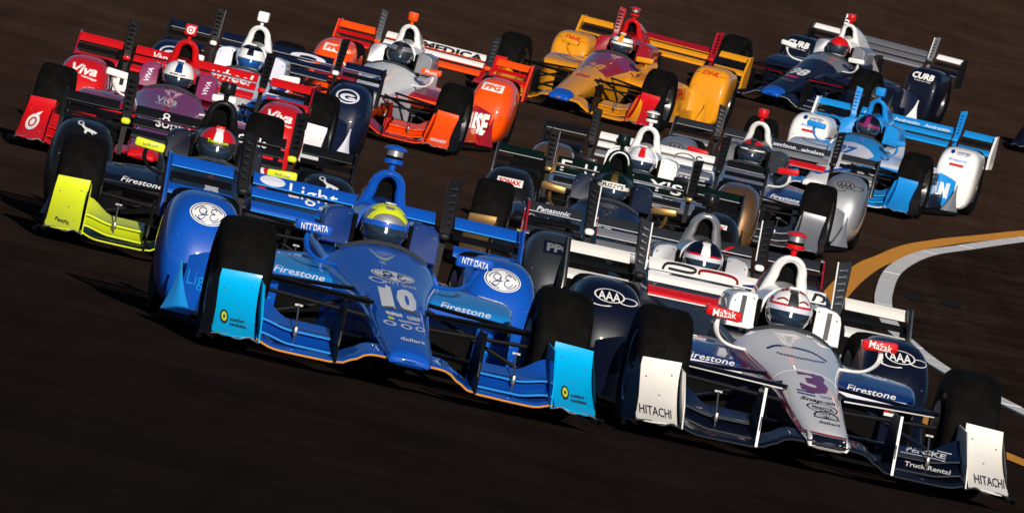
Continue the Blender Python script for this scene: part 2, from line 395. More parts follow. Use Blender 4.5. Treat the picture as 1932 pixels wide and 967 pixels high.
# roll hoop and intake
def arch(y, w0, w1, zt, zb, n=9):
    half = []
    for k in range(n):
        a = math.pi/2*k/(n-1); u = math.sin(a); w = math.cos(a)
        half.append((w1*u**.9*1.0, zt - (1-w)*w1*1.25))
    zc = zt - w1*1.25
    for k in range(1, 5): t = k/4; half.append((w1+(w0-w1)*t, zc+(zb-zc)*t))
    return half
def arch_path(y0, y1, w0, w1, zt, zb):
    h = arch(0, w0, w1, zt, zb); pts = [(-x, z) for x, z in reversed(h[1:])] + h
    return [(x, y0+(y1-y0)*((zt-z)/(zt-zb)), z) for x, z in pts]
mb = MB(); P = arch_path(1.66, 1.78, .128, .075, 1.014, .74)
mb.tube(P, [.019 + .011*min(1, abs(i-12)/9) for i in range(len(P))], 12, sx=1.0, up=Vector((0, 1, 0)))
add('hoop', 'roll_hoop', mb.mesh('roll_hoop', sharp=60), ['hoop'])
mb = MB(); mb.tube([(x, y-.022, z) for x, y, z in P], .0075, 6, up=Vector((0, 1, 0))); add('hoopedge', 'hoop_edge_trim', mb.mesh('hoop_edge_trim', sharp=60), ['hoop_edge'], parent='hoop')
mb = MB(); secs = []
for y, w0, w1, zt, zb in ((1.735, .15, .082, 1.018, .62), (1.9, .17, .088, 1.0, .45), (2.2, .19, .09, .93, .3), (2.6, .19, .08, .78, .2), (3.0, .15, .06, .62, .16), (3.35, .09, .04, .48, .16)):
    h = arch(y, w0, w1, zt, zb); secs.append([(x, y + (.08*((zt-z)/(zt-zb)) if y < 1.8 else 0), z) for x, z in h] + [(-x, y + (.08*((zt-z)/(zt-zb)) if y < 1.8 else 0), z) for x, z in reversed(h[1:])])
mb.loft(secs, capm=1, mfun=lambda i, k: 0); IN0 = secs[0]; add('cover', 'engine_cover', mb.mesh('engine_cover', 2), ['cover', 'matteblack'])
# onboard camera pods
mb = MB(); mb.lathe([(.016, 1.03), (.018, 1.06), (.03, 1.066), (.052, 1.07), (.052, 1.092)], (0, 1.66, 0), n=24); mb.lathe([(.05, 1.138), (.06, 1.142), (.056, 1.152), (.03, 1.162), (.004, 1.166)], (0, 1.66, 0), n=24)
add('camA', 'onboard_camera', mb.mesh('onboard_camera'), ['cam'], kit='camA')
mb = MB(); mb.lathe([(.046, 1.0921), (.046, 1.108), (.044, 1.1085), (.044, 1.1379)], (0, 1.66, 0), n=24, mfun=lambda i, k: 0 if i < 1 else 1); add('camAb', 'camera_band', mb.mesh('camera_band', 2), ['matteblack', 'chrome'], parent='camA', kit='camA')
mb = MB(); mb.lathe([(.014, 1.03), (.016, 1.07)], (0, 1.66, 0), n=12); mb.box((0, 1.66, 1.112), (.094, .1, .088), bev=.014); add('camB', 'onboard_camera', mb.mesh('onboard_camera'), ['cam'], kit='camB')
mb = MB(); mb.lathe([(.016, 1.03), (.018, 1.068), (.046, 1.072), (.05, 1.08), (.05, 1.142), (.044, 1.15), (.01, 1.152)], (0, 1.66, 0), n=20); add('camC', 'onboard_camera', mb.mesh('onboard_camera'), ['cam'], kit='camC')
# mirrors
mb = MB(); mb.box((.425, .78, .672), (.192, .07, .056), bev=.015, rot=Matrix.Rotation(R(-4), 3, 'Y')); both('mirror', 'mirror_housing', mb, ['mirror'], sharp=50)
mb = MB(); mb.tube(catmull([(.44, .79, .65), (.445, .80, .60), (.42, .83, .55), (.36, .86, .515), (.25, .90, .505)], 5), .010, 10, sx=1.5); both('mstalk', 'mirror_stalk', mb, ['stalk'], parent='mirror')

# wheels
def wheel(key, xc, y, r, w, names):
    mb = MB(); h = w/2
    prof = [(r*.56, -h*.86), (r*.64, -h*.96), (r*.80, -h), (r*.92, -h*.95), (r*.975, -h*.82), (r*.995, -h*.6), (r, -h*.3), (r, h*.3), (r*.995, h*.6), (r*.975, h*.82), (r*.92, h*.95), (r*.80, h), (r*.64, h*.96), (r*.56, h*.86)]
    secs = []; n = 48
    for rr, hh in prof: secs.append([(xc+hh, y+rr*math.cos(2*math.pi*k/n), r+rr*math.sin(2*math.pi*k/n)) for k in range(n)])
    mb.loft(secs, cap0=False, cap1=False); both(key, 'tyre', mb, ['tyre'])
    mb = MB(); secs = []
    for rr, hh in ((r*.02, h*.3), (r*.14, h*.34), (r*.2, h*.2), (r*.46, h*.42), (r*.53, h*.85), (r*.575, h*.9), (r*.565, h*.7), (r*.54, h*.2), (r*.54, -h*.7), (r*.575, -h*.9), (r*.5, -h*.8), (r*.45, -h*.3), (r*.1, -h*.2)):
        secs.append([(xc+hh, y+rr*math.cos(2*math.pi*k/n), r+rr*math.sin(2*math.pi*k/n)) for k in range(n)])
    mb.loft(secs)
    for k in range(7):
        a = 2*math.pi*k/7; c, s_ = math.cos(a), math.sin(a)
        mb.tube([(xc+h*.45, y+r*.1*c, r+r*.1*s_), (xc+h*.6, y+r*.5*c, r+r*.5*s_)], [.018, .024], 6)
    both(key + 'rim', 'wheel_rim', mb, ['rim'], parent=key)
wheel('fw', .825, 0, .330, .285, None); wheel('rw', .785, 3.02, .345, .37, None)

# front suspension: flat-section wishbone blades
def blade(mb, a, b, w, t):
    mb.tube([a, Vector(a).lerp(Vector(b), .5), b], [t, t, t], 8, sx=w/t, up=Vector((0, 0, 1)))
mb = MB(); blade(mb, (.14, -.14, .385), (.70, 0, .40), .032, .011); blade(mb, (.17, .40, .42), (.70, .01, .40), .030, .011); both('upper', 'upper_wishbone', mb, ['arm'])
mb = MB(); mb.tube([(.165, -.145, .372), (.69, -.005, .386)], .0045, 6); both('uedge', 'wishbone_edge', mb, ['arm_edge'], parent='upper')
mb = MB(); blade(mb, (.12, -.2, .20), (.70, 0, .19), .03, .010); blade(mb, (.17, .5, .17), (.70, .01, .19), .03, .010); both('lower', 'lower_wishbone', mb, ['arm'])
mb = MB(); mb.tube([(.15, .02, .40), (.66, .0, .215)], .011, 8); both('pushrod', 'push_rod', mb, ['arm'])
mb = MB(); mb.tube([(.13, -.16, .31), (.69, -.11, .335)], .011, 8); both('steer', 'steering_rod', mb, ['carbon'])
mb = MB(); mb.box((.70, 0, .30), (.04, .1, .26), bev=.015); mb.lathe([(.02, -.05), (.15, -.04), (.15, .0), (.02, .01)], (.715, 0, .33), ax='x', n=24); both('upright', 'upright', mb, ['carbon'])

# front wing
def zlip(a):
    ks = [(0, .15), (.14, .152), (.20, .148), (.26, .112), (.32, .08), (.38, .070), (.55, .068), (.65, .068), (.70, .076), (.76, .10)]
    for i in range(len(ks)-1):
        if ks[i][0] <= a <= ks[i+1][0]:
            t = (a-ks[i][0])/(ks[i+1][0]-ks[i][0]); t = t*t*(3-2*t); return ks[i][1]*(1-t)+ks[i+1][1]*t
    return ks[-1][1]
mb = MB(); secs = []; lip = []
for k in range(49):
    x = -.76 + 1.52*k/48; z = zlip(abs(x)); y0 = -1.0 + .10*abs(x)
    secs.append([(x, y0, z), (x, y0+.015, z+.012), (x, y0+.07, z+.022), (x, y0+.17, z+.034), (x, y0+.26, z+.05), (x, y0+.26, z+.046), (x, y0+.17, z+.012), (x, y0+.05, z-.01), (x, y0+.01, z-.008)])
    lip.append((x, y0-.003, z+.001))
mb.loft(secs); add('fwmain', 'front_wing_mainplane', mb.mesh('front_wing_mainplane', sharp=50), ['fw_main'])
mb = MB(); mb.tube(lip, .0052, 6); add('fwlip', 'leading_edge_strip', mb.mesh('leading_edge_strip'), ['fw_lip'], parent='fwmain')
def flap(yl, zl, yt, zt_, m):
    rows = []
    for k in range(13):
        t = k/12; a = .375 + .375*t; rise = t*t*(3-2*t); e = max(0, (t-.55)/.45); e = e*e*(3-2*e)
        z0, z1 = zl(a, e), zt_(a, e); row = []
        for j in range(6):
            s_ = j/5; row.append((a, yl + (yt-yl)*s_ + .10*a, z0 + (z1-z0)*(s_**1.5*.75+.25*s_)))
        rows.append(row)
    mb = MB(); mb.sheet(rows, .007); mb2 = MB(); mb2.tube([(r[0][0], r[0][1]-.003, r[0][2]) for r in rows], .0055, 8); return mb, mb2
fm, fb = flap(-.78, lambda a, e: .172+.03*e, -.56, lambda a, e: .215+.085*e, 0); both('flapU', 'front_wing_flap', fm, ['fw_flap']); both('upper_bead', 'edge_glint_bead', fb, ['bead'], parent='flapU', sharp=80)
fm, fb = flap(-.90, lambda a, e: .108+.03*e, -.74, lambda a, e: .158+.03*e, 0); both('flapL', 'front_wing_flap', fm, ['fw_flap2']); both('lower_bead', 'edge_glint_bead', fb, ['bead'], parent='flapL', sharp=80)
mb = MB(); mb.sheet([[(.362, -.99, .07), (.362, -.55, .09)], [(.360, -.97, .20), (.36, -.56, .22)], [(.356, -.93, .335), (.356, -.66, .36)], [(.355, -.9, .375), (.355, -.74, .385)]], .008); both('fence', 'turning_vane', mb, ['fence'])
mb = MB(); mb.box((.3585, -.956, .225), (.014, .012, .31), rot=Matrix.Rotation(R(-12), 3, 'X')); both('fedge', 'vane_edge', mb, ['fence_edge'], parent='fence')
mb = MB(); mb.tube([(.56, -.80, .105), (.56, -.66, .30)], .005, 6); mb.box((.56, -.655, .303), (.04, .012, .01)); mb.box((.56, -.77, .175), (.022, .03, .05), bev=.008); both('adj', 'flap_adjuster', mb, ['metal'])
# end plate panel facing forward, with its inner fence and scalloped foot
def panel(x0t, x1t, x0b, x1b):
    rows = []
    for k in range(15):
        t = k/14; z = .395*t + .088*(1-t); y = -.93 + .42*(1-(1-t)**1.9) ; row = []
        for j in range(11):
            u = j/10; x = (x0t+(x1t-x0t)*u)*t + (x0b+(x1b-x0b)*u)*(1-t)
            lowf = (1-t)**4
            z2 = z + lowf*.004*math.sin(math.pi*u*2) + .008*t*(1-u); y2 = y - .05*(1-t)**2*math.sin(math.pi*u) + .02*u*u
            row.append((x, y2, z2))
        rows.append(row)
    return rows
mb = MB(); rows = panel(.757, .958, .772, .982); mb.sheet(rows, -.008); both('panel', 'front_wing_end_panel', mb, ['fw_panel'], sharp=60)
mb = MB(); mb.sheet([[(.752, -.985, .085), (.752, -.4, .10)], [(.752, -.90, .20), (.752, -.38, .22)], [(.752, -.66, .36), (.752, -.36, .385)]], .007); both('ifence', 'inner_end_fence', mb, ['fw_panel'], parent='panel')
mb = MB(); mb.sheet([[(.982, -.9, .06), (.982, -.3, .06)], [(.975, -.78, .2), (.975, -.3, .22)], [(.964, -.5, .37), (.964, -.32, .385)]], -.007); both('ofence', 'outer_end_fence', mb, ['carbon'], parent='panel')
mb = MB(); mb.tube(catmull([(.752, -.985, .086), (.775, -.965, .092), (.80, -.965, .100), (.825, -.97, .092), (.845, -.975, .084), (.875, -.97, .084), (.91, -.96, .094), (.94, -.945, .092), (.985, -.92, .082)], 5), .0045, 6); both('scallop', 'scalloped_foot_edge', mb, ['foot'], parent='panel')
mb = MB(); mb.tube(catmull([(.975, -.9, .062), (1.0, -.88, .075), (1.022, -.86, .07), (1.036, -.84, .045)], 5), [.01]*15+[.005], 6, sx=2.2); both('hook', 'foot_plate', mb, ['carbon'], parent='panel')
mb = MB(); mb.box((.085, -.72, .15), (.03, .3, .06), bev=.01); both('pylon', 'nose_pylon', mb, ['carbon'])
mb = MB(); mb.box((0, -.5, .115), (.10, .16, .05), bev=.02); add('skid', 'skid_block', mb.mesh('skid_block'), ['carbon'])

# sidepods
def rrect(y, x0, x1, zb, zt, r, n=5, slope=0.0):
    pts = []
    r = min(r, (x1-x0)*.48, (zt-zb)*.48)
    for cx, cz, a0 in ((x1-r, zt-r-slope, 0), (x0+r, zt-r, 90), (x0+r, zb+r, 180), (x1-r, zb+r, 270)):
        for j in range(n): a = R(a0 + 90*j/(n-1)); pts.append((cx+r*math.cos(a), y, cz+r*math.sin(a)))
    return pts
SP = [(.80, .21, .66, .375, .405, .0, .012), (.82, .21, .68, .365, .425, .0, .02), (.95, .22, .70, .30, .462, .01, .03), (1.2, .25, .73, .10, .505, .02, .05), (1.6, .28, .75, .06, .52, .03, .07), (2.0, .25, .74, .06, .50, .05, .07), (2.4, .2, .66, .06, .42, .06, .07), (2.8, .12, .45, .06, .33, .06, .06), (3.1, .06, .25, .06, .26, .04, .05)]
mb = MB(); secs = []
for k in interp(SP, lin(.80, 1.2, 10)[:-1] + lin(1.2, 3.1, 14)): secs.append(rrect(k[0], k[1], k[2], k[3], k[4], k[6], slope=k[5]))
mb.loft(secs, mfun=lambda i, k: (2 if i < 9 else 0) if k <= 8 else 1)
both('sidepod', 'sidepod', mb, ['sp_top', 'sp_side', 'deflector'], 3)
mb = MB(); mb.sheet([[(.30, .93, .10), (.5, .93, .1)], [(.28, .93, .33), (.52, .93, .33)]], .02); both('inlet', 'radiator_inlet', mb, ['matteblack'], parent='sidepod')
mb = MB(); mb.sheet([[(.53, .86, .08), (.60, .89, .08), (.70, .98, .08), (.745, 1.14, .08)], [(.53, .86, .20), (.60, .89, .20), (.70, .98, .20), (.748, 1.14, .2)], [(.53, .86, .36), (.60, .89, .36), (.70, .98, .36), (.735, 1.14, .38)]], .014); both('sidepanel', 'sidepod_front_panel', mb, ['side_panel'], parent='sidepod')
# floor boards, wedges
mb = MB(); mb.sheet([[(-.30, .9, .06), (.30, .9, .06)], [(-.70, 1.0, .05), (.70, 1.0, .05)], [(-.86, 1.4, .04), (.86, 1.4, .04)], [(-.98, 2.3, .04), (.98, 2.3, .04)], [(-.55, 2.9, .05), (.55, 2.9, .05)], [(-.5, 3.4, .12), (.5, 3.4, .12)]], .02); add('floor', 'underfloor', mb.mesh('underfloor'), ['matteblack'])
mb = MB(); mb.sheet([[(.75 + .10*((y-1.2)/1.1)**2 - .012*t, y + .03*t, .065 + (.03 + .11*min(1, (y-1.2)/.25)**.6)*t) for y in lin(1.2, 2.3, 10)] for t in (0, .5, 1)], .012); both('barge', 'side_barge_board', mb, ['barge'])
rows = []
for t in lin(0, 1, 6): rows.append([(x - .015*t, 2.0 + .9*(x-.64)**2*2 + .06*t*t, .085 + (.345 - .07*((x-.64)/.26)**2)*t) for x in lin(.62, .90, 8)])
mb = MB(); mb.sheet(rows, .014); both('ramp', 'pod_ramp_panel', mb, ['ramp'])
rows = []
for t in lin(0, 1, 12):
    hw = .07*(1-t)**1.7 + .005; xc = .915 + .015*t; row = []
    for w in lin(-1, 1, 6):
        x = xc + hw*w; row.append((x, 1.78 + 1.1*(x-.82) + .16*t + .05*w*w*(1-t), .062 + .27*t))
    rows.append(row)
mb = MB(); mb.sheet(rows, .009); both('wedge', 'pod_turning_vane', mb, ['wedge'], sharp=60)
# rear wheel pods
def podmesh(kind):
    mb = MB(); secs = []
    if kind == 'round':
        K = [(2.36, .80, .10, .16, .36, 3.0), (2.375, .80, .14, .12, .43, 3.0), (2.40, .80, .172, .09, .50, 3.0), (2.45, .803, .195, .07, .57, 3.1), (2.52, .805, .207, .06, .625, 3.2), (2.62, .806, .212, .06, .668, 3.3), (2.75, .806, .213, .06, .688, 3.3), (2.95, .80, .207, .1, .69, 3.2), (3.08, .79, .197, .3, .67, 3.0)]
    else:
        K = [(2.44, .80, .17, .08, .36, 5), (2.46, .80, .19, .07, .50, 5), (2.49, .802, .205, .06, .59, 4.5), (2.54, .806, .212, .06, .65, 4.2), (2.62, .806, .214, .06, .685, 4.2), (2.8, .80, .21, .10, .695, 4.2), (3.05, .79, .20, .35, .68, 4)]
    n = 36
    for y, xc, hw, zb, zt, e in interp(K, lin(K[0][0], K[0][0]+.3, 9)[:-1] + lin(K[0][0]+.3, K[-1][0], 6)):
        ring = []
        for k in range(n):
            a = 2*math.pi*k/n; c, s_ = math.cos(a), math.sin(a)
            X = math.copysign(abs(c)**(2/e), c); Z = math.copysign(abs(s_)**(2/e), s_)
            taper = 1.0 - .05*max(0, Z) - .14*max(0, -Z) if kind == 'round' else 1.0 - .10*max(0, -Z)
            ring.append((xc + hw*X*taper, y, (zb+zt)/2 + (zt-zb)/2*Z))
        secs.append(ring)
    mb.loft(secs, mfun=lambda i, k: 1 if (kind != 'round' and (k < 16 or k > 38) and False) else 0)
    return mb
both('pod', 'rear_wheel_pod', podmesh('round'), ['pod'], kit='chevy', sharp=60)
both('podH', 'rear_wheel_pod', podmesh('square'), ['pod'], kit='honda', sharp=60)

# rear wing
EL = {'top': [(3.575, .783), (3.588, .800), (3.61, .820), (3.645, .840)], 'mid': [(3.50, .717), (3.51, .732), (3.53, .748), (3.565, .763)], 'low': [(3.38, .640), (3.385, .655), (3.41, .672), (3.46, .690)]}
def element(x0, x1, prof, th):
    mb = MB(); n = 8; secs = []
    for k in range(n+1):
        x = x0 + (x1-x0)*k/n
        up = [(x, y, z) for y, z in prof]; le = prof[0]
        dn = [(x, y+.004+th*w, z-th*1.2*w-.002) for (y, z), w in zip(reversed(prof), (.35, 1, 1, .45))]
        secs.append(up + dn + [(x, le[0]-.006, le[1]-.004)])
    mb.loft(secs); return mb
def bead(key, prof, x0, x1, cols, two, r=.0045):
    mb = MB(); y, z = prof[0]; mb.tube([(x0, y-.004, z-.002), ((x0+x1)/2, y-.004, z-.002), (x1, y-.004, z-.002)], r, 8)
    if two: both(key.replace('rwo', 'rwob'), 'edge_glint_bead', mb, cols, parent=key, sharp=80)
    else: add(key.replace('rwc', 'rwcb'), 'edge_glint_bead', mb.mesh('edge_glint_bead', sharp=80), cols, parent=key)
for e in ('top', 'mid', 'low'):
    add('rwc_' + e, 'rear_wing_element', element(-.505, .505, EL[e], .016).mesh('rear_wing_element', sharp=30), ['rw_' + e])
    bead('rwc_' + e, EL[e], -.505, .505, ['rw_bead'], False)
    if e != 'mid':
        both('rwo_' + e, 'rear_wing_outer_flap', element(.615, .972, EL[e], .016), ['rwo_' + e], sharp=30); bead('rwo_' + e, EL[e], .615, .972, ['rw_bead'], True)
both('rwo_mid', 'rear_wing_outer_flap', element(.615, .972, [(3.52, .722), (3.54, .730), (3.56, .738), (3.58, .750)], .010), ['rwo_mid'], sharp=30)
mb = MB(); mb.sheet([[(.976, 3.34, .50), (.976, 3.66, .50)], [(.976, 3.36, .64), (.976, 3.70, .64)], [(.976, 3.52, .845), (.976, 3.70, .852)]], .012); both('rwend', 'rear_wing_end_plate', mb, ['rwend'])
mb = MB(); mb.tube([(.976+.006, 3.335, .50), (.982, 3.355, .64), (.982, 3.515, .848)], .0065, 6); both('rwedge', 'end_plate_edge', mb, ['rwend_edge'], parent='rwend')
# tall louvred plates
mb = MB(); mb.sheet([[(.540, 3.50, .50), (.572, 3.50, .50)], [(.538, 3.50, .70), (.575, 3.50, .70)], [(.530, 3.51, .765), (.588, 3.49, .765)], [(.530, 3.61, 1.022), (.600, 3.58, 1.042)]], .02); both('plate', 'louvred_plate', mb, ['plate'], kit=None)
mb = MB(); mb.tube([(.531, 3.50, .765), (.531, 3.602, 1.024)], .0045, 6); both('platee', 'plate_edge', mb, ['plate_edge'], parent='plate')
for q in range(6):
    z = .792 + .037*q; t = (z-.765)/.27; ya, yb = 3.51+.10*t, 3.49+.09*t; mb = MB(); xa, xb = .544, .578+.008*t
    mb.loft([[(xa, ya-.003, z), (xa, ya-.007, z+.002), (xa, ya-.003, z+.006)], [(xb, yb-.003, z+.003), (xb, yb-.026, z+.006), (xb, yb-.003, z+.022)]])
    both('slat%d_' % q, 'louvre', mb, ['slat'], parent='plate', sharp=10)
mb = MB(); mb.box((.558, 3.47, .725), (.062, .07, .042), bev=.019); both('knob', 'rear_light_housing', mb, ['knob'], parent='plate', sharp=60)
mb = MB(); mb.box((0, 3.3, .42), (.05, .3, .5), bev=.02); mb.box((0, 3.2, .24), (.26, .6, .26), bev=.06); add('gearbox', 'gearbox_and_wing_mount', mb.mesh('gearbox_and_wing_mount'), ['carbon'])
mb = MB(); blade(mb, (.12, 2.9, .38), (.66, 3.02, .38), .035, .012); blade(mb, (.12, 2.7, .2), (.66, 3.02, .2), .035, .012); both('rsusp', 'rear_wishbone', mb, ['carbon'])

# ------------------------------------------------------------------ driver
def driver_body():
    V = [(0, 1.62, .20), (0, 1.66, .36), (0, 1.62, .50), (0, 1.56, .585), (0, 1.44, .70),   # pelvis, belly, chest, neck, head
         (.16, 1.60, .53), (.20, 1.40, .40), (.13, 1.15, .44), (.09, 1.10, .46), (-.16, 1.60, .53), (-.20, 1.40, .40), (-.13, 1.15, .44), (-.09, 1.10, .46),
         (.10, 1.55, .19), (.11, 1.1, .34), (.09, .65, .22), (.09, .55, .30), (-.10, 1.55, .19), (-.11, 1.1, .34), (-.09, .65, .22), (-.09, .55, .30)]
    Ed = [(0, 1), (1, 2), (2, 3), (3, 4), (2, 5), (5, 6), (6, 7), (7, 8), (2, 9), (9, 10), (10, 11), (11, 12), (0, 13), (13, 14), (14, 15), (15, 16), (0, 17), (17, 18), (18, 19), (19, 20)]
    rad = [.13, .13, .14, .06, .085, .075, .05, .04, .035, .075, .05, .04, .035, .085, .06, .045, .03, .085, .06, .045, .03]
    me = bpy.data.meshes.new('driver_skin'); me.from_pydata(V, Ed, []); o = bpy.data.objects.new('driver_skin', me); col.objects.link(o)
    md = o.modifiers.new('s', 'SKIN'); sd = o.modifiers.new('d', 'SUBSURF'); sd.levels = 2; sd.render_levels = 2
    if not me.skin_vertices: me.skin_vertices.new()
    for i, sv in enumerate(me.skin_vertices[0].data): sv.radius = (rad[i], rad[i]); sv.use_root = (i == 0)
    bpy.context.view_layer.update()
    r = bpy.data.meshes.new_from_object(o.evaluated_get(bpy.context.evaluated_depsgraph_get()))
    bpy.data.objects.remove(o); r.name = 'driver_body'; r.materials.clear(); r.materials.append(MATS['suit'])
    r.polygons.foreach_set('use_smooth', [True]*len(r.polygons)); return r
BODY = driver_body()
HC = Vector((0, 1.40, .738))
def hpt(az, el, off=0.0):
    # az 0 = forward (-y), el in degrees; a slightly squared egg with a chin
    a, e = R(az), R(el); cx, cy, cz = math.sin(a)*math.cos(e), -math.cos(a)*math.cos(e), math.sin(e)
    rx, ry, rz = .122, .148, .128
    sx = math.copysign(abs(cx)**.92, cx); sz = math.copysign(abs(cz)**.9, cz)
    p = Vector((sx*(rx+off), cy*(ry+off), sz*(rz+off)))
    if cz < 0 and cy < 0: p.y -= .022*(-cz)*(-cy)*2; p.x *= 1-.12*(-cz)
    if cz < 0: p.z *= .9
    return HC + p
mb = MB(); NA, NE = 56, 40; secs = []
for i in range(NE+1):
    el = -88 + 176*i/NE; secs.append([hpt(360*k/NA, el) for k in range(NA)])
def hm(i, k):
    el = -88 + 176*(i+.5)/NE; az = (360*(k+.5)/NA + 180) % 360 - 180
    x = math.sin(R(az))*math.cos(R(el))
    if el > 12 and abs(x) < .17: return 1
    if el > 40: return 0
    if el > 16: return 2
    if el > 4 and abs(az) < 95: return 3
    if el < -30: return 4
    return 2 if abs(az) > 80 else 4
mb.loft(secs, mfun=hm); HELMET = mb.mesh('helmet', 5, 60)
mb = MB(); rows = []
for i in range(8):
    el = -32 + 34*i/7; rows.append([hpt(-82 + 164*k/28, el, .004) for k in range(29)])
mb.sheet(rows, .004); VISOR = mb.mesh('visor', 1, 60)
mb = MB(); rows = []
for i in range(3):
    el = 1.5 + 10*i/2; rows.append([hpt(-75 + 150*k/28, el, .0065) for k in range(29)])
mb.sheet(rows, .002); VSTRIP = mb.mesh('visor_strip', 1, 60)

mb = MB(); mb.box(HC + Vector((0, -.05, .122)), (.06, .05, .012), bev=.005, rot=Matrix.Rotation(R(-22), 3, 'X')); HVENT = mb.mesh('helmet_vent')
mb = MB(); mb.lathe([(.02, 0), (.02, .004), (.012, .008), (.003, .009)], (0, 0, 0), ax='x', n=14); HPIV = mb.mesh('visor_pivot')
# ------------------------------------------------------------------ lettering and emblems projected on to the parts
_TXT = {}
def text_mesh(body, shear=0.0, bold=0.0):
    key = (body, shear, bold)
    if key not in _TXT:
        cu = bpy.data.curves.new('t', 'FONT'); cu.body = body; cu.shear = shear; cu.offset = bold; cu.resolution_u = 2; cu.fill_mode = 'FRONT'
        o = bpy.data.objects.new('t', cu); me = o.to_mesh()
        vs = [(v.co.x, v.co.y) for v in me.vertices]; fs = [tuple(p.vertices) for p in me.polygons]
        o.to_mesh_clear(); bpy.data.objects.remove(o); bpy.data.curves.remove(cu)
        x0, x1 = min(v[0] for v in vs), max(v[0] for v in vs); y0, y1 = min(v[1] for v in vs), max(v[1] for v in vs)
        _TXT[key] = ([((x-(x0+x1)/2)/(x1-x0), (y-(y0+y1)/2)/(y1-y0)) for x, y in vs], fs)
    return _TXT[key]
def T(s, w, h, dx=0, dy=0, rot=0, shear=0., bold=.0):
    vs, fs = text_mesh(s, shear, bold); c, sn = math.cos(R(rot)), math.sin(R(rot))
    return [(dx + x*w*c - y*h*sn, dy + x*w*sn + y*h*c) for x, y in vs], fs
def ELL(rx, ry, dx=0, dy=0, inner=None, a0=0, a1=360, n=40, rot=0):
    c, sn = math.cos(R(rot)), math.sin(R(rot)); vs = []; fs = []
    def pt(a, k): x, y = rx*k*math.cos(R(a)), ry*k*math.sin(R(a)); return (dx+x*c-y*sn, dy+x*sn+y*c)
    if inner is None:
        vs = [pt(360*i/n, 1) for i in range(n)]; fs = [tuple(range(n))]
    else:
        for i in range(n+1): a = a0+(a1-a0)*i/n; vs += [pt(a, 1), pt(a, inner)]
        fs = [(2*i, 2*i+2, 2*i+3, 2*i+1) for i in range(n)]
    return vs, fs
def STROKE(pts, w, per=8):
    c = catmull(pts, per); L, Q = [], []
    for i, p in enumerate(c):
        d = (c[min(i+1, len(c)-1)] - c[max(i-1, 0)]); d = d.normalized() if d.length > 1e-9 else Vector((1, 0)); nn = Vector((-d.y, d.x))
        L.append(tuple(p+nn*w/2)); Q.append(tuple(p-nn*w/2))
    n = len(c); return L + Q, [(i, i+1, n+i+1, n+i) for i in range(n-1)]
def POLY(*pts): return list(pts), [tuple(range(len(pts)))]
def RECT(w, h, dx=0, dy=0): return POLY((dx-w/2, dy-h/2), (dx+w/2, dy-h/2), (dx+w/2, dy+h/2), (dx-w/2, dy+h/2))
BVH = {}
def bvh_of(me):
    if me.name not in BVH:
        BVH[me.name] = BVHTree.FromPolygons([v.co.copy() for v in me.vertices], [tuple(p.vertices) for p in me.polygons])
    return BVH[me.name]
VIEWS = {'front': (Vector((1, 0, 0)), Vector((0, 0, 1)), Vector((0, 1, 0))), 'right': (Vector((0, 1, 0)), Vector((0, 0, 1)), Vector((-1, 0, 0))), 'left': (Vector((0, -1, 0)), Vector((0, 0, 1)), Vector((1, 0, 0)))}
def decal(part, name, shapes, color, at, view='front', lift=.0025, clip=None, grid=.022):
    """shapes lie in the (u, v) plane of a view of the car and are laid on the surface of the part"""
    if len(shapes) > 1 and name.endswith(("lettering", "number", "emblems")):
        for sh in shapes: decal(part, name.rstrip("s") if name.endswith("emblems") else name, [sh], color, at, view, lift, clip, grid)
        return None
    bm = bmesh.new()
    for vs, fs in shapes:
        bv = [bm.verts.new((x, y, 0)) for x, y in vs]
        for f_ in fs:
            try: bm.faces.new([bv[i] for i in f_])
            except ValueError: pass
    if clip:
        for z, nn in ((clip[0]-at[1], (0, -1, 0)), (clip[1]-at[1], (0, 1, 0))):
            bmesh.ops.bisect_plane(bm, geom=bm.verts[:]+bm.edges[:]+bm.faces[:], plane_co=(0, z, 0), plane_no=nn, clear_outer=True)
    if not bm.verts: bm.free(); return None
    bmesh.ops.triangulate(bm, faces=[f_ for f_ in bm.faces if len(f_.verts) > 4])
    xs_ = [v.co.x for v in bm.verts]; ys_ = [v.co.y for v in bm.verts]
    if grid:
        k = math.floor(min(xs_)/grid)+1
        while k*grid < max(xs_): bmesh.ops.bisect_plane(bm, geom=bm.verts[:]+bm.edges[:]+bm.faces[:], plane_co=(k*grid, 0, 0), plane_no=(1, 0, 0)); k += 1
        g2 = grid*.5; k = math.floor(min(ys_)/g2)+1
        while k*g2 < max(ys_): bmesh.ops.bisect_plane(bm, geom=bm.verts[:]+bm.edges[:]+bm.faces[:], plane_co=(0, k*g2, 0), plane_no=(0, 1, 0)); k += 1
    u, w, d = VIEWS[view]; tree = bvh_of(part.data); bad = []
    for v in bm.verts:
        p = u*(at[0]+v.co.x) + w*(at[1]+v.co.y); o = p - d*6
        hit, nn, _, _ = tree.ray_cast(o, d)
        if hit is None: bad.append(v); continue
        if nn.dot(d) > 0: nn = -nn
        v.co = hit + nn*lift*.5 - d*lift
    if bad: bmesh.ops.delete(bm, geom=bad, context='VERTS')
    bmesh.ops.delete(bm, geom=[e for e in bm.edges if e.calc_length() > .25], context='EDGES')
    if not bm.faces: bm.free(); return None
    me = bpy.data.meshes.new(name); bm.to_mesh(me); bm.free()
    me.materials.append(MATS[color]); me.update()
    return new_obj(name, me, part)

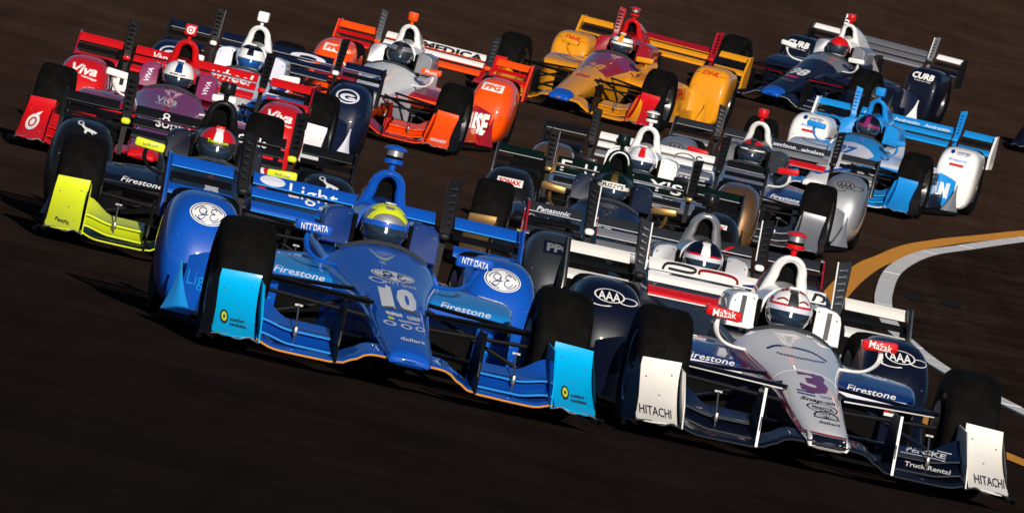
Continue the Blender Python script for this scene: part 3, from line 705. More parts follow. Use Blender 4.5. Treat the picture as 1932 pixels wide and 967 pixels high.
# ------------------------------------------------------------------ cars
def place(ob, x, y, yaw):
    gx, gy = grad(x, y + 1.5); cs, sn = math.cos(yaw), math.sin(yaw)
    X = Vector((cs, sn, gx*cs + gy*sn)).normalized(); Y = Vector((-sn, cs, -gx*sn + gy*cs)).normalized(); Z = X.cross(Y)
    # seat on the surface: mean height under the four wheels
    zs = [surf(x + X.x*a + Y.x*b, y + X.y*a + Y.y*b) - (X.z*a + Y.z*b) for a in (-.8, .8) for b in (0, 3.02)]
    ob.matrix_world = Matrix(((X.x, Y.x, Z.x, x), (X.y, Y.y, Z.y, y), (X.z, Y.z, Z.z, max(zs) - .002), (0, 0, 0, 1)))
DEF = dict(nose_top=None, nose_edge=None, nose_side=None, nose_tip=None, tub_top=None, tub_side=None, cockpit_top=None, headrest=None, fairing=None, hoop=None, cover=None, cam=None, mirror=None, stalk=None,
           arm='carbon', arm_edge='carbon', fw_main=None, fw_lip=None, fw_flap=None, fw_flap2=None, fw_panel=None, fence='carbon', fence_edge='matteblack', foot='chrome', sp_top=None, sp_side=None, deflector=None, side_panel=None, barge=None, ramp=None, wedge=None,
           pod=None, fin=None, rw_top=None, rw_mid=None, rw_low=None, rwo_top=None, rwo_mid='carbon', rwo_low=None, rwend='carbon', rwend_edge='carbon', plate='carbon', plate_edge='carbon', slat='darksilver', knob='carbon', bead='silver', rw_bead='silver', hoop_edge=None)  # bead colours lighter than the wing paint in bright glints along its edges
GROUP = 'open-wheel race cars in the pack'
def car(pos, liv, label, kit='chevy', camkit='camC', helmet=('white', 'white', 'white', 'navy', 'white'), visor='visor', strip='ink', plabel='', decals=None, driver=True):
    base = liv['base']; L = {k: (liv.get(k) or v or base) for k, v in DEF.items()}
    for k, src in (('nose_edge', 'nose_top'), ('nose_side', 'nose_top'), ('nose_tip', 'nose_top'), ('tub_top', 'nose_top'), ('cockpit_top', 'tub_top'), ('fw_flap2', 'fw_flap'), ('rwo_top', 'rw_top'), ('rwo_low', 'rw_low'), ('stalk', 'mirror'), ('hoop_edge', 'hoop')):
        if not liv.get(k): L[k] = L[src]
    root = new_obj('race_car', None); root.empty_display_size = .3
    root['label'] = label; root['category'] = 'race car'; root['group'] = GROUP
    place(root, *pos)
    ob = {}
    for p in PARTS:
        if p['kit'] and p['kit'] not in (kit, camkit): continue
        o = bpy.data.objects.new(p['name'], p['mesh']); col.objects.link(o)
        o.parent = ob[p['parent']] if p['parent'] else root
        for i, ck in enumerate(p['cols']):
            sl = o.material_slots[i]; sl.link = 'OBJECT'; sl.material = MATS[L.get(ck, ck)]
        ob[p['key']] = o
    if kit == 'honda': ob['podR'], ob['podL'] = ob['podHR'], ob['podHL']
    ob['cam'] = ob[camkit]
    if not driver: return ob
    pr = new_obj('person', None); pr.empty_display_size = .2; pr['label'] = plabel; pr['category'] = 'person'; pr['group'] = 'drivers in their cockpits'
    place(pr, *pos)
    new_obj('driver_body', BODY, pr)
    h = bpy.data.objects.new('helmet', HELMET); col.objects.link(h); h.parent = pr
    for i, c in enumerate(helmet): h.material_slots[i].link = 'OBJECT'; h.material_slots[i].material = MATS[c]
    for nm, me, c in (('visor', VISOR, visor), ('visor_strip', VSTRIP, strip)):
        o = bpy.data.objects.new(nm, me); col.objects.link(o); o.parent = h; o.material_slots[0].link = 'OBJECT'; o.material_slots[0].material = MATS[c]
    ob['helmet'] = h
    o = bpy.data.objects.new('helmet_vent', HVENT); col.objects.link(o); o.parent = h; o.material_slots[0].link = 'OBJECT'; o.material_slots[0].material = MATS[helmet[2]]
    for sg in (-1, 1):
        o = bpy.data.objects.new('visor_pivot', HPIV); col.objects.link(o); o.parent = h; o.location = HC + Vector((sg*.117, -.035, -.02)); o.rotation_euler = (0, 0, math.pi if sg < 0 else 0); o.material_slots[0].link = 'OBJECT'; o.material_slots[0].material = MATS['darksilver']
    glint_fasteners(ob)
    if decals: decals(ob)
    return ob
mb = MB(); mb.lathe([(.0055, 0), (.0055, .0015), (.004, .0035), (.001, .0045)], (0, 0, 0), n=8); FAST = mb.mesh('glint_fastener'); FAST.materials[0] = MATS['metal']
def glint_fasteners(ob):  # small fixings added to give panels, pods and pads bright glint dots
    for part, pts in (('panel', ((.80, .33), (.86, .22), (.93, .30), (.81, .15))), ('pod', ((.66, .47), (.74, .30), (.95, .45))), ('head', ((.18, .77), (.28, .74)))):
        for sfx, sg in (('R', 1), ('L', -1)):
            o = ob[part + sfx]
            for x, z in pts:
                hit, nn, _, _ = bvh_of(o.data).ray_cast(Vector((sg*x, -6, z)), Vector((0, 1, 0)))
                if hit is None: continue
                if nn.y > 0: nn = -nn
                q = bpy.data.objects.new('glint_fastener', FAST); col.objects.link(q); q.parent = o; q.location = hit; q.rotation_euler = nn.to_track_quat('Z', 'Y').to_euler()
def wing_text(ob, shapes, color, at, name='wing_lettering'):
    for e in ('top', 'mid', 'low'):
        decal(ob['rwc_'+e], name, shapes, color, at, clip=(EL[e][0][1]+.001, EL[e][-1][1]-.001), grid=.1)

def PRINT(w, h, n=9):      # a line of print too small to read
    return STROKE([(-w/2 + w*i/(2*n), (h*.5 if i % 2 else -h*.5) * (.6 + .4*((i*7) % 5)/4)) for i in range(2*n+1)], h*.55, per=3)
def ge(rx, ry):
    white = [ELL(rx, ry)]
    ink = [ELL(rx*.93, ry*.92, inner=.95), ELL(rx*.78, ry*.76, inner=.93, a0=20, a1=80), ELL(rx*.78, ry*.76, inner=.93, a0=110, a1=170), ELL(rx*.78, ry*.76, inner=.93, a0=200, a1=260), ELL(rx*.78, ry*.76, inner=.93, a0=290, a1=350),
           STROKE([(rx*x, ry*y) for x, y in ((-.12, .40), (-.3, .54), (-.5, .28), (-.4, -.04), (-.2, .02), (-.1, .34), (-.14, -.06), (-.28, -.48), (-.46, -.5), (-.52, -.3), (-.3, -.14), (.0, -.06))], rx*.04),
           STROKE([(rx*x, ry*y) for x, y in ((.46, .40), (.34, .54), (.18, .44), (.14, .22), (.34, .10), (.16, .0), (.10, -.28), (.26, -.52), (.48, -.36), (.54, -.16))], rx*.04)]
    return white, ink
def badge(ob, part, at, rx, ry, ink='darkblue'):
    w, k = ge(rx, ry); decal(ob[part], 'round_emblem', w, 'white', at, lift=.002); decal(ob[part], 'emblem_script', k, ink, at, lift=.0045)
def aaa(ob, color):
    for p, x in (('podL', -.82), ('podR', .81)):
        decal(ob[p], 'club_emblem', [T('AAA', .125, .046, 0, 0, shear=-.05, bold=.014), ELL(.085, .035, 0, .002, inner=.9), ELL(.06, .02, .105, -.012, inner=.82, a0=-150, a1=120), ELL(.07, .016, -.045, -.042, inner=.75, a0=150, a1=330)], color, (x, .60))
def mirrors(ob, txt, color, w=.145, h=.036, **kw):
    for p, x in (('mirrorL', -.422), ('mirrorR', .428)): decal(ob[p], 'mirror_lettering', [T(txt, w, h, 0, 0, rot=(-3 if x > 0 else 3), **kw)], color, (x, .672), grid=.06)
def tyre_brand(ob, color='white', x=-.44):
    decal(ob['sidepodL'], 'sponsor_lettering', [T('Firestone', .27, .032, shear=.3, bold=.012)], color, (x, .425))
    decal(ob['sidepodR'], 'sponsor_lettering', [T('Firestone', .27, .032, shear=.3, bold=.012)], color, (-x, .425))

# --- blue number 10
def d_blue(ob):
    badge(ob, 'podL', (-.807, .583), .100, .058); badge(ob, 'podR', (.797, .583), .100, .058)
    badge(ob, 'nose', (0, .44), .001, .001) if False else None
    badge(ob, 'tub', (0, .522), .115, .021)
    decal(ob['tub'], 'sponsor_lettering', [T('NTT Group', .17, .018, .03, 0, bold=.02), ELL(.038, .011, -.095, 0, inner=.7)], 'lavender', (0, .489))
    decal(ob['nose'], 'race_number', [T('1', .062, .098, -.07, 0, bold=.06), T('0', .108, .098, .034, 0, bold=.06)], 'white', (0, .428))
    decal(ob['nose'], 'beige_swoosh', [STROKE([(-.10, -.004), (-.05, .004), (.0, .005), (.05, .002), (.10, -.008)], .010)], 'gold', (0, .378))
    decal(ob['nose'], 'fine_print', [PRINT(.075, .012)], 'white', (-.05, .355)); decal(ob['nose'], 'fine_print', [PRINT(.07, .014)], 'lavender', (.05, .353))
    decal(ob['nose'], 'green_emblem', [ELL(.016, .006)], 'lime', (-.07, .335)); decal(ob['nose'], 'fine_print', [PRINT(.11, .008)], 'lavender', (.02, .333))
    decal(ob['nose'], 'oval_emblems', [ELL(.03, .010, -.08, 0, inner=.6), ELL(.03, .010, 0, 0, inner=.6), ELL(.03, .010, .075, 0, inner=.6)], 'lavender', (0, .312))
    decal(ob['nose'], 'sponsor_lettering', [T('dallara', .13, .014, bold=.02)], 'white', (.02, .258))
    mirrors(ob, 'NTT DATA', 'white', .14, .032, bold=.006); tyre_brand(ob, 'lavender')
    decal(ob['sidepanelR'], 'sponsor_lettering', [T('Light', .17, .085)], 'sky', (.635, .25)); decal(ob['sidepanelL'], 'sponsor_lettering', [T('Light', .17, .085)], 'sky', (-.635, .25))
    decal(ob['helmet'], 'helmet_swoosh', [STROKE([(-.105, -.01), (-.075, .045), (-.02, .068), (.05, .062), (.10, .03)], .022), STROKE([(-.07, .085), (-.02, .103), (.04, .098)], .016)], 'lime', (0, .755), lift=.004)
    wing_text(ob, [T('Light', .27, .095, bold=.0)], 'white', (-.17, .775)); wing_text(ob, [T('D', .07, .09)], 'white', (.235, .775)); wing_text(ob, [ELL(.07, .026)], 'lavender', (-.40, .811), 'round_emblem')
    for p, x in (('rampL', -.80), ('rampR', .80)): decal(ob[p], 'sponsor_lettering', [T('Light', .15, .10)], 'sky', (x, .24))
    for p, x in (('panelL', -.905), ('panelR', .845)):
        decal(ob[p], 'round_emblem', [ELL(.02, .032)], 'ink', (x-.02, .17)); decal(ob[p], 'round_emblem', [ELL(.013, .022, inner=.4)], 'lime', (x-.02, .17), lift=.005)
        decal(ob[p], 'sponsor_lettering', [T('comfort', .075, .018, .045, 0, bold=.03), T('revolution', .085, .018, .05, -.022, bold=.03)], 'ink', (x, .165))
car((-.51, 53.59, R(7.05)), dict(base='blue', bead='sky', rw_bead='sky', fw_panel='cyan', fw_lip='amber', deflector='sky', wedge='sky', nose_edge='blue', slat='metal', rwend='darkblue', rwend_edge='blue', barge='darkblue', sp_side='darkblue', headrest='darkblue'),
    'blue race car number 10 with cyan front wing panels, leading on the left', camkit='camA', helmet=('lime', 'silver', 'silver', 'silver', 'silver'), strip='blue', decals=d_blue,
    plabel='driver in a yellow and silver helmet in the blue number 10 car')
# --- white and navy number 3
def d_three(ob):
    aaa(ob, 'white'); mirrors(ob, 'Mazak', 'white', .125, .038, bold=.004); tyre_brand(ob, 'white')
    decal(ob['nose'], 'race_number', [T('3', .155, .10, bold=.05)], 'purple', (.005, .435)); 
    decal(ob['tub'], 'arched_emblem', [STROKE([(-.17, -.012), (-.12, .012), (-.06, .02), (.02, .02), (.08, .012), (.15, -.014)], .008)], 'darkblue', (.0, .552)); decal(ob['tub'], 'fine_print', [PRINT(.26, .008, 16)], 'darkblue', (0, .531))
    decal(ob['nose'], 'double_bar', [RECT(.085, .006)], 'darkblue', (-.055, .384)); decal(ob['nose'], 'double_bar', [RECT(.085, .006)], 'darkblue', (-.055, .372))
    decal(ob['nose'], 'sponsor_lettering', [T('Verizon', .07, .012)], 'darksilver', (.05, .376)); decal(ob['nose'], 'sponsor_lettering', [T('Snap-on', .19, .020, shear=.35, bold=.03)], 'ink', (0, .351))
    decal(ob['nose'], 'oval_emblem', [ELL(.085, .020, inner=.9), T('PENNZOIL', .115, .016, bold=.02)], 'ink', (.01, .322))
    decal(ob['nose'], 'shell_emblem', [ELL(.07, .028, inner=.86, a0=0, a1=180)] + [POLY((-.002+.0, -.004), (.002, -.004), (.06*math.sin(R(a))+.002, .025*math.cos(R(a))), (.06*math.sin(R(a))-.002, .025*math.cos(R(a)))) for a in (-75, -50, -25, 0, 25, 50, 75)] + [RECT(.14, .004, 0, -.004)], 'ink', (.015, .285))
    decal(ob['nose'], 'sponsor_lettering', [T('dallara', .12, .011, bold=.02)], 'ink', (.02, .262))
    decal(ob['nose'], 'edge_stripe', [RECT(.25, .008)], 'crimson', (0, .207), lift=.003)
    decal(ob['nose'], 'navy_tip', [RECT(.26, .055)], 'navy', (0, .174), lift=.002)
    for p, x in (('panelL', -.882), ('panelR', .885)): decal(ob[p], 'sponsor_lettering', [T('HITACHI', .165, .042, rot=0, bold=.012)], 'ink', (x, .142))
    decal(ob['flapUR'], 'sponsor_lettering', [T('PENSKE', .21, .024, shear=.3, bold=.03), POLY((-.14, -.022), (.13, -.022), (.14, -.018), (-.14, -.018)), POLY((-.14, .022), (.13, .022), (.13, .018), (-.14, .018))], 'white', (.57, .212))
    decal(ob['flapLR'], 'sponsor_lettering', [T('Truck Rental', .24, .022, shear=.3, bold=.02)], 'white', (.57, .142))
    for p, s in (('sidepanelR', 1), ('sidepanelL', -1)):
        decal(ob[p], 'red_stripe', [RECT(.21, .016)], 'red', (s*.64, .345)); decal(ob[p], 'white_stripe', [RECT(.21, .016)], 'white', (s*.64, .327))
    decal(ob['helmet'], 'helmet_outline', [STROKE([(s*.03, .118), (s*.08, .098), (s*.108, .05), (s*.112, .0)], .010) for s in (-1, 1)] + [STROKE([(s*.03, .06), (s*.055, .07), (s*.085, .058)], .008) for s in (-1, 1)], 'crimson', (0, .738), lift=.004)
    wing_text(ob, [STROKE([(-.09, -.028), (-.06, .026), (.09, .026), (.075, .0), (-.055, .0)], .014, per=4)], 'ink', (-.34, .797), 'wing_emblem'); wing_text(ob, [STROKE([(-.10, .0), (-.08, .026), (.08, .026), (.12, .0), (.10, -.03)], .014, per=4)], 'crimson', (-.12, .797), 'wing_emblem')
    wing_text(ob, [STROKE([(-.09, -.012), (.0, .004), (.09, .03)], .016)], 'darkblue', (.12, .797), 'wing_emblem'); wing_text(ob, [STROKE([(-.05, .01), (.0, .026), (.05, .012)], .014)], 'ink', (.24, .79), 'wing_emblem'); wing_text(ob, [T('D', .09, .06, shear=.3, bold=.03)], 'ink', (.46, .80))
    for p, x in (('headL', -.235), ('headR', .235)): decal(ob[p], 'dark_band', [POLY((-.014, -.07), (.012, -.07), (.016, .075), (-.010, .075))], 'ink', (x, .70))
car((1.67, 55.14, R(6.59)), dict(base='navy', nose_top='white', nose_edge='crimson', nose_side='navy', tub_side='deepnavy', cockpit_top='white', headrest='white', fairing='white', hoop='white', cover='white', cam='red', mirror='red', stalk='white',
    fw_panel='cream', fw_lip='darksilver', fw_flap='deepnavy', fw_flap2='navy', fence='deepnavy', fence_edge='white', arm='navy', arm_edge='white', deflector='darkblue', side_panel='navy', sp_top='lavender', rw_top='white', rw_mid='white', rw_low='red', rwo_top='cream', rwo_low='cream', bead='darksilver', rw_bead='white', plate='darksilver', plate_edge='white', slat='chrome', rwend_edge='metal', foot='metal'),
    'white and navy race car number 3 with red mirrors, leading on the right', camkit='camA', helmet=('white', 'ink', 'white', 'red', 'white'), strip='lavender', decals=d_three,
    plabel='driver in a white helmet with a black centre stripe in the number 3 car')
# --- black car with lime wing
def d_lime(ob):
    for p, x in (('podL', -.80), ('podR', .80)):
        decal(ob[p], 'animal_emblem', [ELL(.022, .013, -.05, .02, inner=.55), POLY((-.035, .018), (-.015, .0), (.01, -.004), (.045, -.012), (.065, -.02), (.05, -.03), (.035, -.022), (.04, -.04), (.02, -.024), (.0, -.022), (-.01, -.04), (-.022, -.03), (-.018, -.015), (-.045, .005))], 'white', (x, .645))
    mirrors(ob, 'fastfit.com', 'ink', .10, .018); tyre_brand(ob, 'white', -.42)
    wing_text(ob, [T('8', .05, .06, -.1, .02), T('SUrm-Oco', .36, .055, .02, -.02, bold=.02)], 'white', (-.2, .78)); wing_text(ob, [T('Circle', .2, .06, bold=.02)], 'white', (.28, .78))
    decal(ob['tub'], 'race_number', [T('8', .1, .09, bold=.05)], 'white', (0, .50)); decal(ob['panelL'], 'sponsor_lettering', [T('FastFit', .09, .022, rot=-8, bold=.03)], 'ink', (-.88, .135))
    decal(ob['panelR'], 'sponsor_lettering', [T('FastFit', .09, .022, rot=8, bold=.03)], 'ink', (.88, .135)); decal(ob['helmet'], 'helmet_lettering', [T('Trench.com', .13, .02, bold=.02)], 'lime', (0, .772), lift=.012)
car((-1.91, 65.88, R(3.27)), dict(base='black', bead='lime', rw_bead='darksilver', hoop_edge='darksilver', fw_panel='lime', fw_lip='lime', fw_main='green', fw_flap='lime', fw_flap2='lime', mirror='lime', stalk='black', knob='lime', deflector='navy', headrest='navy', slat='carbon', foot='chrome', rwend_edge='carbon', tub_top='navy', nose_top='navy'),
    'black race car with lime yellow front wing and lime mirrors', camkit='camC', helmet=('red', 'white', 'red', 'ink', 'white'), strip='ink', decals=d_lime,
    plabel='driver in a red and white helmet in the black car with lime wing')
# --- red car with swirl
def d_viva(ob):
    for p, x in (('podL', -.80), ('podR', .80)): decal(ob[p], 'sponsor_lettering', [T('Viva', .21, .075, shear=.25, bold=.03), T('vantage', .13, .02, .05, -.058, rot=-6, bold=.02)], 'white', (x, .585))
    for p, x in (('panelL', -.885), ('panelR', .885)): decal(ob[p], 'swirl_emblem', [ELL(.046, .062, -.004, -.012, inner=.62, rot=-20), POLY((.0, .052), (.03, .044), (.05, .082)), ELL(.016, .026, -.004, -.012, rot=-20)], 'white', (x, .22))
    wing_text(ob, [T('wheel', .34, .085, shear=.2, bold=.02)], 'white', (.30, .775)); wing_text(ob, [T('Viva', .12, .06, shear=.2, bold=.02)], 'white', (-.3, .79))
    decal(ob['cam'], 'ring_emblem', [ELL(.032, .032, inner=.62), ELL(.011, .011)], 'white', (0, 1.112), lift=.004)
    decal(ob['tub'], 'sponsor_lettering', [T('Viva', .17, .04, 0, .01, bold=.02), T('vantage', .16, .02, 0, -.02)], 'lavender', (0, .55)); decal(ob['nose'], 'race_number', [T('9', .1, .08, bold=.05)], 'white', (0, .43))
    for p, x in (('headL', -.235), ('headR', .235)): decal(ob[p], 'sponsor_lettering', [T('VIVA', .12, .04, rot=80, bold=.02)], 'lavender', (x, .70))
    decal(ob['helmet'], 'helmet_lettering', [T('target.com', .12, .016, bold=.02)], 'ink', (0, .758), lift=.013)
car((-2.91, 81.91, R(-1.29)), dict(base='red', bead='red', rw_bead='red', nose_top='purple', nose_edge='magenta', nose_side='red', nose_tip='red', tub_top='magenta', cockpit_top='purple', tub_side='crimson', headrest='magenta', mirror='white', deflector='crimson', plate='carbon', slat='carbon', rwend='crimson', rwend_edge='carbon', knob='red', foot='chrome', fw_lip='crimson'),
    'red race car with white swirl on its front wing panel, far left of the pack', camkit='camB', helmet=('white', 'darkblue', 'white', 'white', 'navy'), strip='white', decals=d_viva,
    plabel='driver in a white helmet with blue centre in the red car')
# --- navy car with pale roll hoop
def d_navy(ob):
    for p, x in (('podL', -.80), ('podR', .80)): decal(ob[p], 'oval_emblem', [ELL(.105, .06, inner=.82), ELL(.075, .03, .01, -.006, inner=.45, a0=40, a1=330), POLY((.0, -.004), (.07, -.004), (.085, -.035), (.03, -.02))], 'lavender', (x, .585))
    decal(ob['sidepanelR'], 'sponsor_lettering', [T('J', .06, .14, bold=.02)], 'white', (.62, .24)); wing_text(ob, [ELL(.16, .035, inner=.5)], 'lavender', (.28, .79), 'oval_emblem')
car((-2.69, 90.29, R(-4.05)), dict(base='deepnavy', nose_top='white', nose_edge='blue', nose_side='blue', tub_top='lavender', tub_side='blue', headrest='lavender', hoop='white', fairing='white', cover='white', cam='white', mirror='white', fw_panel='white', deflector='blue', plate='carbon', slat='carbon', knob='white', rwend_edge='carbon', wedge='lavender', plate_edge='metal'),
    'dark navy race car with white roll hoop and oval emblem on its rear pod', camkit='camB', helmet=('navy', 'navy', 'white', 'white', 'white'), visor='visor_blue', strip='white', decals=d_navy,
    plabel='driver in a navy and white helmet with blue visor')
# --- orange
def d_orange(ob):
    for p, x in (('podL', -.80), ('podR', .79)):
        decal(ob[p], 'sponsor_plate', [RECT(.21, .07)], 'white', (x, .60), lift=.002); decal(ob[p], 'sponsor_lettering', [T('PPG', .165, .046, shear=.15, bold=.05)], 'orange', (x, .60), lift=.005)
    for p, x in (('panelL', -.87), ('panelR', .87)): decal(ob[p], 'sponsor_lettering', [T('MENARDS', .15, .026, shear=.2, bold=.03)], 'white', (x, .14))
    wing_text(ob, [T('MEDICA', .62, .062, bold=.05)], 'ink', (.17, .80)); mirrors(ob, 'Mazak', 'white', .12, .034, bold=.004)
    decal(ob['tub'], 'race_number', [T('2', .12, .08, bold=.05)], 'darkblue', (0, .53)); decal(ob['rampR'], 'board_lettering', [T('RISE', .20, .21, bold=.05)], 'white', (.775, .25)); decal(ob['rampL'], 'board_lettering', [T('RISE', .20, .21, bold=.05)], 'white', (-.775, .25))
car((-1.66, 99.65, R(-7.68)), dict(base='orange', bead='orange', rw_bead='orange', nose_top='white', nose_edge='lavender', nose_side='orange', tub_side='lavender', headrest='silver', hoop='white', fairing='white', cover='white', stalk='white', mirror='orange', ramp='crimson', wedge='crimson', deflector='crimson', rw_top='white', rw_mid='white', rw_low='orange', rwo_top='orange', rwo_mid='red', rwo_low='red', plate='darksilver', slat='silver', rwend='red', rwend_edge='orange', knob='orange', fw_main='crimson', fence='red'),
    'orange race car with white nose and white roll hoop', camkit='camC', helmet=('navy', 'ink', 'silver', 'ink', 'navy'), strip='darksilver', decals=d_orange,
    plabel='driver in a dark navy helmet in the orange and white car')
# --- yellow courier car
def d_dhl(ob):
    for p, x in (('podL', -.80), ('podR', .80)): decal(ob[p], 'sponsor_lettering', [T('DHL', .20, .045, shear=.35, bold=.04), RECT(.07, .005, -.15, -.015), RECT(.07, .005, .14, -.015)], 'red', (x, .625))
    decal(ob['tub'], 'race_number', [T('28', .19, .06, shear=.1, bold=.05)], 'amber', (0, .50)); decal(ob['nose'], 'sponsor_lettering', [PRINT(.15, .018)], 'red', (0, .40))
    decal(ob['sidepodR'], 'board_lettering', [T('DHL', .6, .13, shear=.3, bold=.05)], 'red', (1.45, .38), view='right')
    for p, s in (('panelL', -1), ('panelR', 1)): decal(ob[p], 'amber_band', [POLY((s*.77, .10), (s*.87, .10), (s*.80, .30), (s*.765, .33))], 'amber', (0, 0), lift=.003)
car((.34, 113.64, R(-12.77)), dict(base='amber', bead='amber', rw_bead='amber', nose_tip='blue', tub_top='crimson', cockpit_top='magenta', headrest='crimson', hoop='red', fairing='crimson', cover='red', cam='red', mirror='amber', fw_panel='red', plate='crimson', slat='carbon', plate_edge='red', rw_top='crimson', rw_mid='amber', rw_low='amber', rwo_top='amber', rwo_low='amber', rwend='amber', rwend_edge='amber', knob='red', barge='amber'),
    'yellow race car with red roll hoop and red delivery lettering', kit='honda', camkit='camA', helmet=('ink', 'amber', 'white', 'ink', 'darksilver'), strip='cream', decals=d_dhl,
    plabel='driver in a black and white helmet in the yellow car')
# --- navy number 98
def d_curb(ob):
    for p, x in (('podL', -.80), ('podR', .80)): decal(ob[p], 'sponsor_lettering', [T('CURB', .27, .075, shear=.15, bold=.04), T('records', .2, .018, .01, -.055)], 'white', (x, .60))
    decal(ob['nose'], 'race_number', [T('98', .19, .07, bold=.04)], 'white', (0, .43)); decal(ob['nose'], 'fine_print', [PRINT(.13, .018)], 'red', (0, .37)); decal(ob['nose'], 'fine_print', [PRINT(.15, .016)], 'gold', (0, .33))
car((2.82, 124.49, R(-16.94)), dict(base='deepnavy', nose_tip='blue', tub_top='deepnavy', cockpit_top='silver', headrest='silver', hoop='white', fairing='white', cover='white', cam='red', mirror='white', pod='navy', rw_top='chrome', rw_mid='chrome', rw_low='silver', rwo_top='white', rwo_low='navy', plate='silver', slat='darksilver', plate_edge='white', wedge='white', fw_lip='silver', arm_edge='red', barge='navy', fw_panel='navy'),
    'dark navy race car number 98 with silver rear wing, last at the right', kit='honda', camkit='camC', helmet=('red', 'red', 'red', 'ink', 'white'), strip='ink', decals=d_curb,
    plabel='driver in a red helmet in the navy number 98 car')
# --- light blue
def d_sky(ob):
    for p, x in (('podL', -.80), ('podR', .80)):
        decal(ob[p], 'sponsor_lettering', [T('UNITED', .15, .024, .04, .03, bold=.03), ELL(.022, .022, -.075, .03), T('fiber & data', .13, .012, .04, .01)], 'darkblue', (x, .615)); decal(ob[p], 'sponsor_lettering', [T('Snapple', .2, .032, shear=.3, bold=.02)], 'sky', (x, .565)); decal(ob[p], 'red_label', [RECT(.15, .026)], 'red', (x, .515))
    decal(ob['tub'], 'race_number', [T('27', .18, .07, bold=.05)], 'blue', (0, .51)); decal(ob['sidepodR'], 'sponsor_lettering', [T('UNIFIBER', .7, .13, bold=.04)], 'ink', (1.5, .36), view='right')
    decal(ob['rampR'], 'board_lettering', [T('UNI', .13, .16, bold=.05)], 'white', (.775, .25)); decal(ob['nose'], 'blue_wave', [POLY((-.16, .27), (.0, .26), (.17, .34), (.18, .38), (.02, .30), (-.17, .33))], 'blue', (0, 0), lift=.003)
    for k in range(-1, 2): wing_text(ob, [T('Andrettitv', .28, .03, bold=.02)], 'lavender', (k*.33, .80))
car((3.01, 107.91, R(-11.81)), dict(base='sky', bead='cyan', rw_bead='cyan', nose_top='white', nose_edge='sky', nose_side='sky', tub_top='lavender', tub_side='white', cockpit_top='sky', headrest='sky', pod='white', rwend='white', rwend_edge='white', plate='sky', slat='sky', fw_lip='white', deflector='lavender', barge='navy', wedge='silver', knob='sky'),
    'light blue and white race car at the far right edge of the pack', kit='honda', camkit='camB', helmet=('navy', 'purple', 'navy', 'ink', 'darksilver'), strip='purple', decals=d_sky,
    plabel='driver in a dark purple helmet in the light blue car')
# --- black and green
def d_fuzzy(ob):
    for p, x in (('podL', -.80), ('podR', .80)):
        decal(ob[p], 'sponsor_plate', [RECT(.20, .055)], 'white', (x, .59), lift=.002); decal(ob[p], 'sponsor_lettering', [T('SONAX', .17, .036, bold=.04)], 'red', (x, .59), lift=.005)
    wing_text(ob, [T('F', .08, .085, -.43, 0, bold=.01), T('U', .09, .085, -.24, 0, bold=.01), T("Y'S", .26, .085, .36, 0, bold=.01), T("ZZ", .2, .085, 0, 0, bold=.01)], 'white', (0, .775))
    decal(ob['helmet'], 'helmet_plate', [RECT(.17, .045)], 'cream', (0, .765), lift=.012); decal(ob['helmet'], 'helmet_lettering', [T("FUZZY'S", .15, .028, bold=.03)], 'ink', (0, .765), lift=.015)
    decal(ob['tub'], 'race_number', [T('20', .17, .07, bold=.04)], 'white', (0, .50)); tyre_brand(ob, 'white')
car((.60, 78.77, R(-1.45)), dict(base='black', hoop_edge='white', nose_top='green', tub_top='deepnavy', cockpit_top='deepnavy', headrest='deepnavy', hoop='green', fairing='green', cam='green', mirror='gold', fw_panel='gold', pod='black', rw_top='green', rw_mid='green', knob='gold', plate='carbon', slat='carbon', plate_edge='metal', rwend_edge='metal', fw_lip='gold'),
    'black and dark green race car with gold mirrors and gold front wing panels', camkit='camC', helmet=('green', 'gold', 'green', 'green', 'green'), strip='cream', decals=d_fuzzy,
    plabel='driver in a dark green helmet in the black car with gold mirrors')
# --- bronze pods
def d_bronze(ob):
    wing_text(ob, [ELL(.09, .05, 0, 0, inner=.82, a0=-40, a1=200), ELL(.1, .05, .3, -.01, inner=.85, a0=-30, a1=190), T('S', .06, .08, .42, 0)], 'ink', (-.05, .775)); wing_text(ob, [RECT(.08, .06)], 'deepnavy', (-.32, .785), 'wing_emblem')
    decal(ob['tub'], 'race_number', [T('5', .12, .08, bold=.05)], 'ink', (0, .52))
car((.80, 87.5, R(-3.46)), dict(base='black', nose_top='white', tub_top='lavender', headrest='white', hoop='white', fairing='white', cover='white', cam='white', mirror='black', pod='bronze', rw_top='white', rw_mid='white', rw_low='silver', rwo_top='black', rwo_low='deepnavy', deflector='silver', plate='carbon', slat='darksilver', fw_panel='bronze'),
    'black race car with bronze rear wheel pods and white rear wing centre', kit='chevy', camkit='camA', helmet=('white', 'red', 'lavender', 'white', 'white'), strip='lavender', decals=d_bronze,
    plabel='driver in a pale helmet with red stripe in the bronze-podded car')
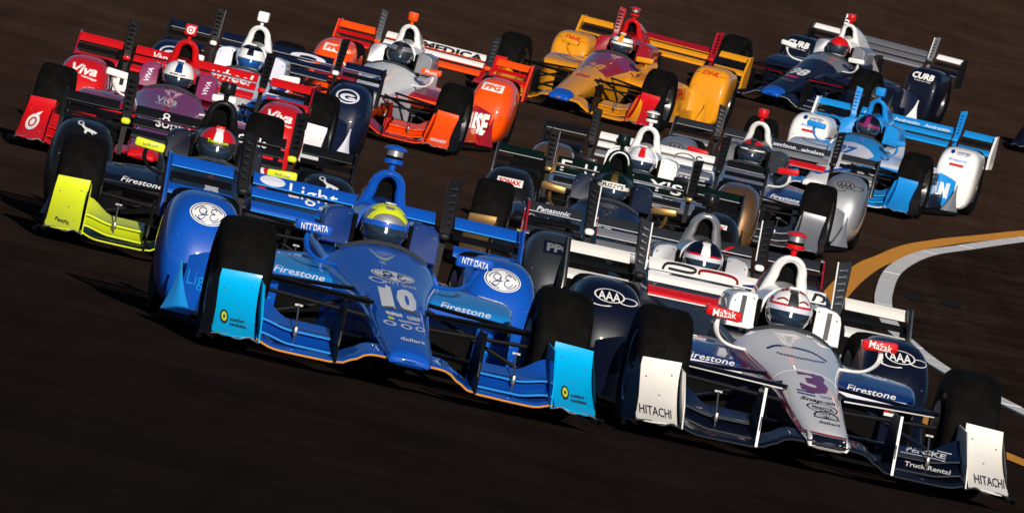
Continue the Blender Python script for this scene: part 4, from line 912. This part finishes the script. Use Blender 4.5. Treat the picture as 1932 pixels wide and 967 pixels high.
# --- silver, red mirrors
def d_aaa(ob):
    aaa(ob, 'ink'); tyre_brand(ob, 'white')
    wing_text(ob, [T('verizon', .22, .04, -.13, 0, bold=.02), T('wireless', .22, .04, .14, 0, bold=.02)], 'lavender', (.2, .795)); decal(ob['nose'], 'race_number', [T('12', .15, .08, bold=.04)], 'red', (0, .43))
    decal(ob['sidepanelR'], 'red_slash', [POLY((-.03, -.08), (.0, -.09), (.05, .08), (.02, .09))], 'red', (.66, .25))
car((1.77, 95.46, R(-6.74)), dict(base='silver', nose_side='darksilver', tub_side='darksilver', hoop='white', fairing='black', headrest='darksilver', cover='silver', cam='red', mirror='red', stalk='white', rw_top='darksilver', rw_mid='silver', rw_low='red', rwo_top='darksilver', rwo_low='silver', plate='carbon', slat='silver', plate_edge='metal', rwend_edge='metal', deflector='darkblue', barge='darksilver', fw_flap='darksilver', fw_main='darksilver'),
    'silver race car with red mirrors and a red stripe along its rear wing', camkit='camC', helmet=('red', 'ink', 'ink', 'white', 'white'), strip='ink', decals=d_aaa,
    plabel='driver in a red, black and white helmet in the silver car with red mirrors')
# --- dark silver behind number 3
def d_ppg(ob):
    for p, x in (('podL', -.80), ('podR', .80)):
        decal(ob[p], 'sponsor_plate', [RECT(.2, .075)], 'navy', (x, .60), lift=.002); decal(ob[p], 'sponsor_lettering', [T('PPG', .16, .05, bold=.05)], 'silver', (x, .60), lift=.005)
    decal(ob['rwoL_' if False else 'rwo_topL'], 'wing_lettering', [T('Panasonic', .22, .03, shear=.3, bold=.02)], 'lavender', (-.8, .803)); wing_text(ob, [POLY((-.04, -.02), (-.03, -.03), (.06, .03), (.04, .03))], 'red', (.33, .79), 'red_slash')
car((1.27, 64.42, R(4.28)), dict(base='darksilver', hoop='chrome', fairing='silver', headrest='silver', cam='black', rw_top='darksilver', rw_mid='silver', rw_low='silver', rwo_top='darksilver', rwo_low='darksilver', plate='carbon', slat='darksilver', plate_edge='white', rwend='crimson', rwend_edge='carbon', knob='white', mirror='silver'),
    'dark silver race car half hidden behind the white number 3 car', camkit='camC', helmet=('navy', 'white', 'navy', 'red', 'white'), strip='lavender', decals=d_ppg,
    plabel='driver in a navy helmet with a white and red panel behind the number 3 car')

# --- car cut off by the right edge
car((6.72, 126.6, R(-18)), dict(base='navy', hoop='white', rw_top='silver'), 'dark race car mostly cut off by the right edge, its front wing tip in view', kit='honda', camkit='camC', driver=False)
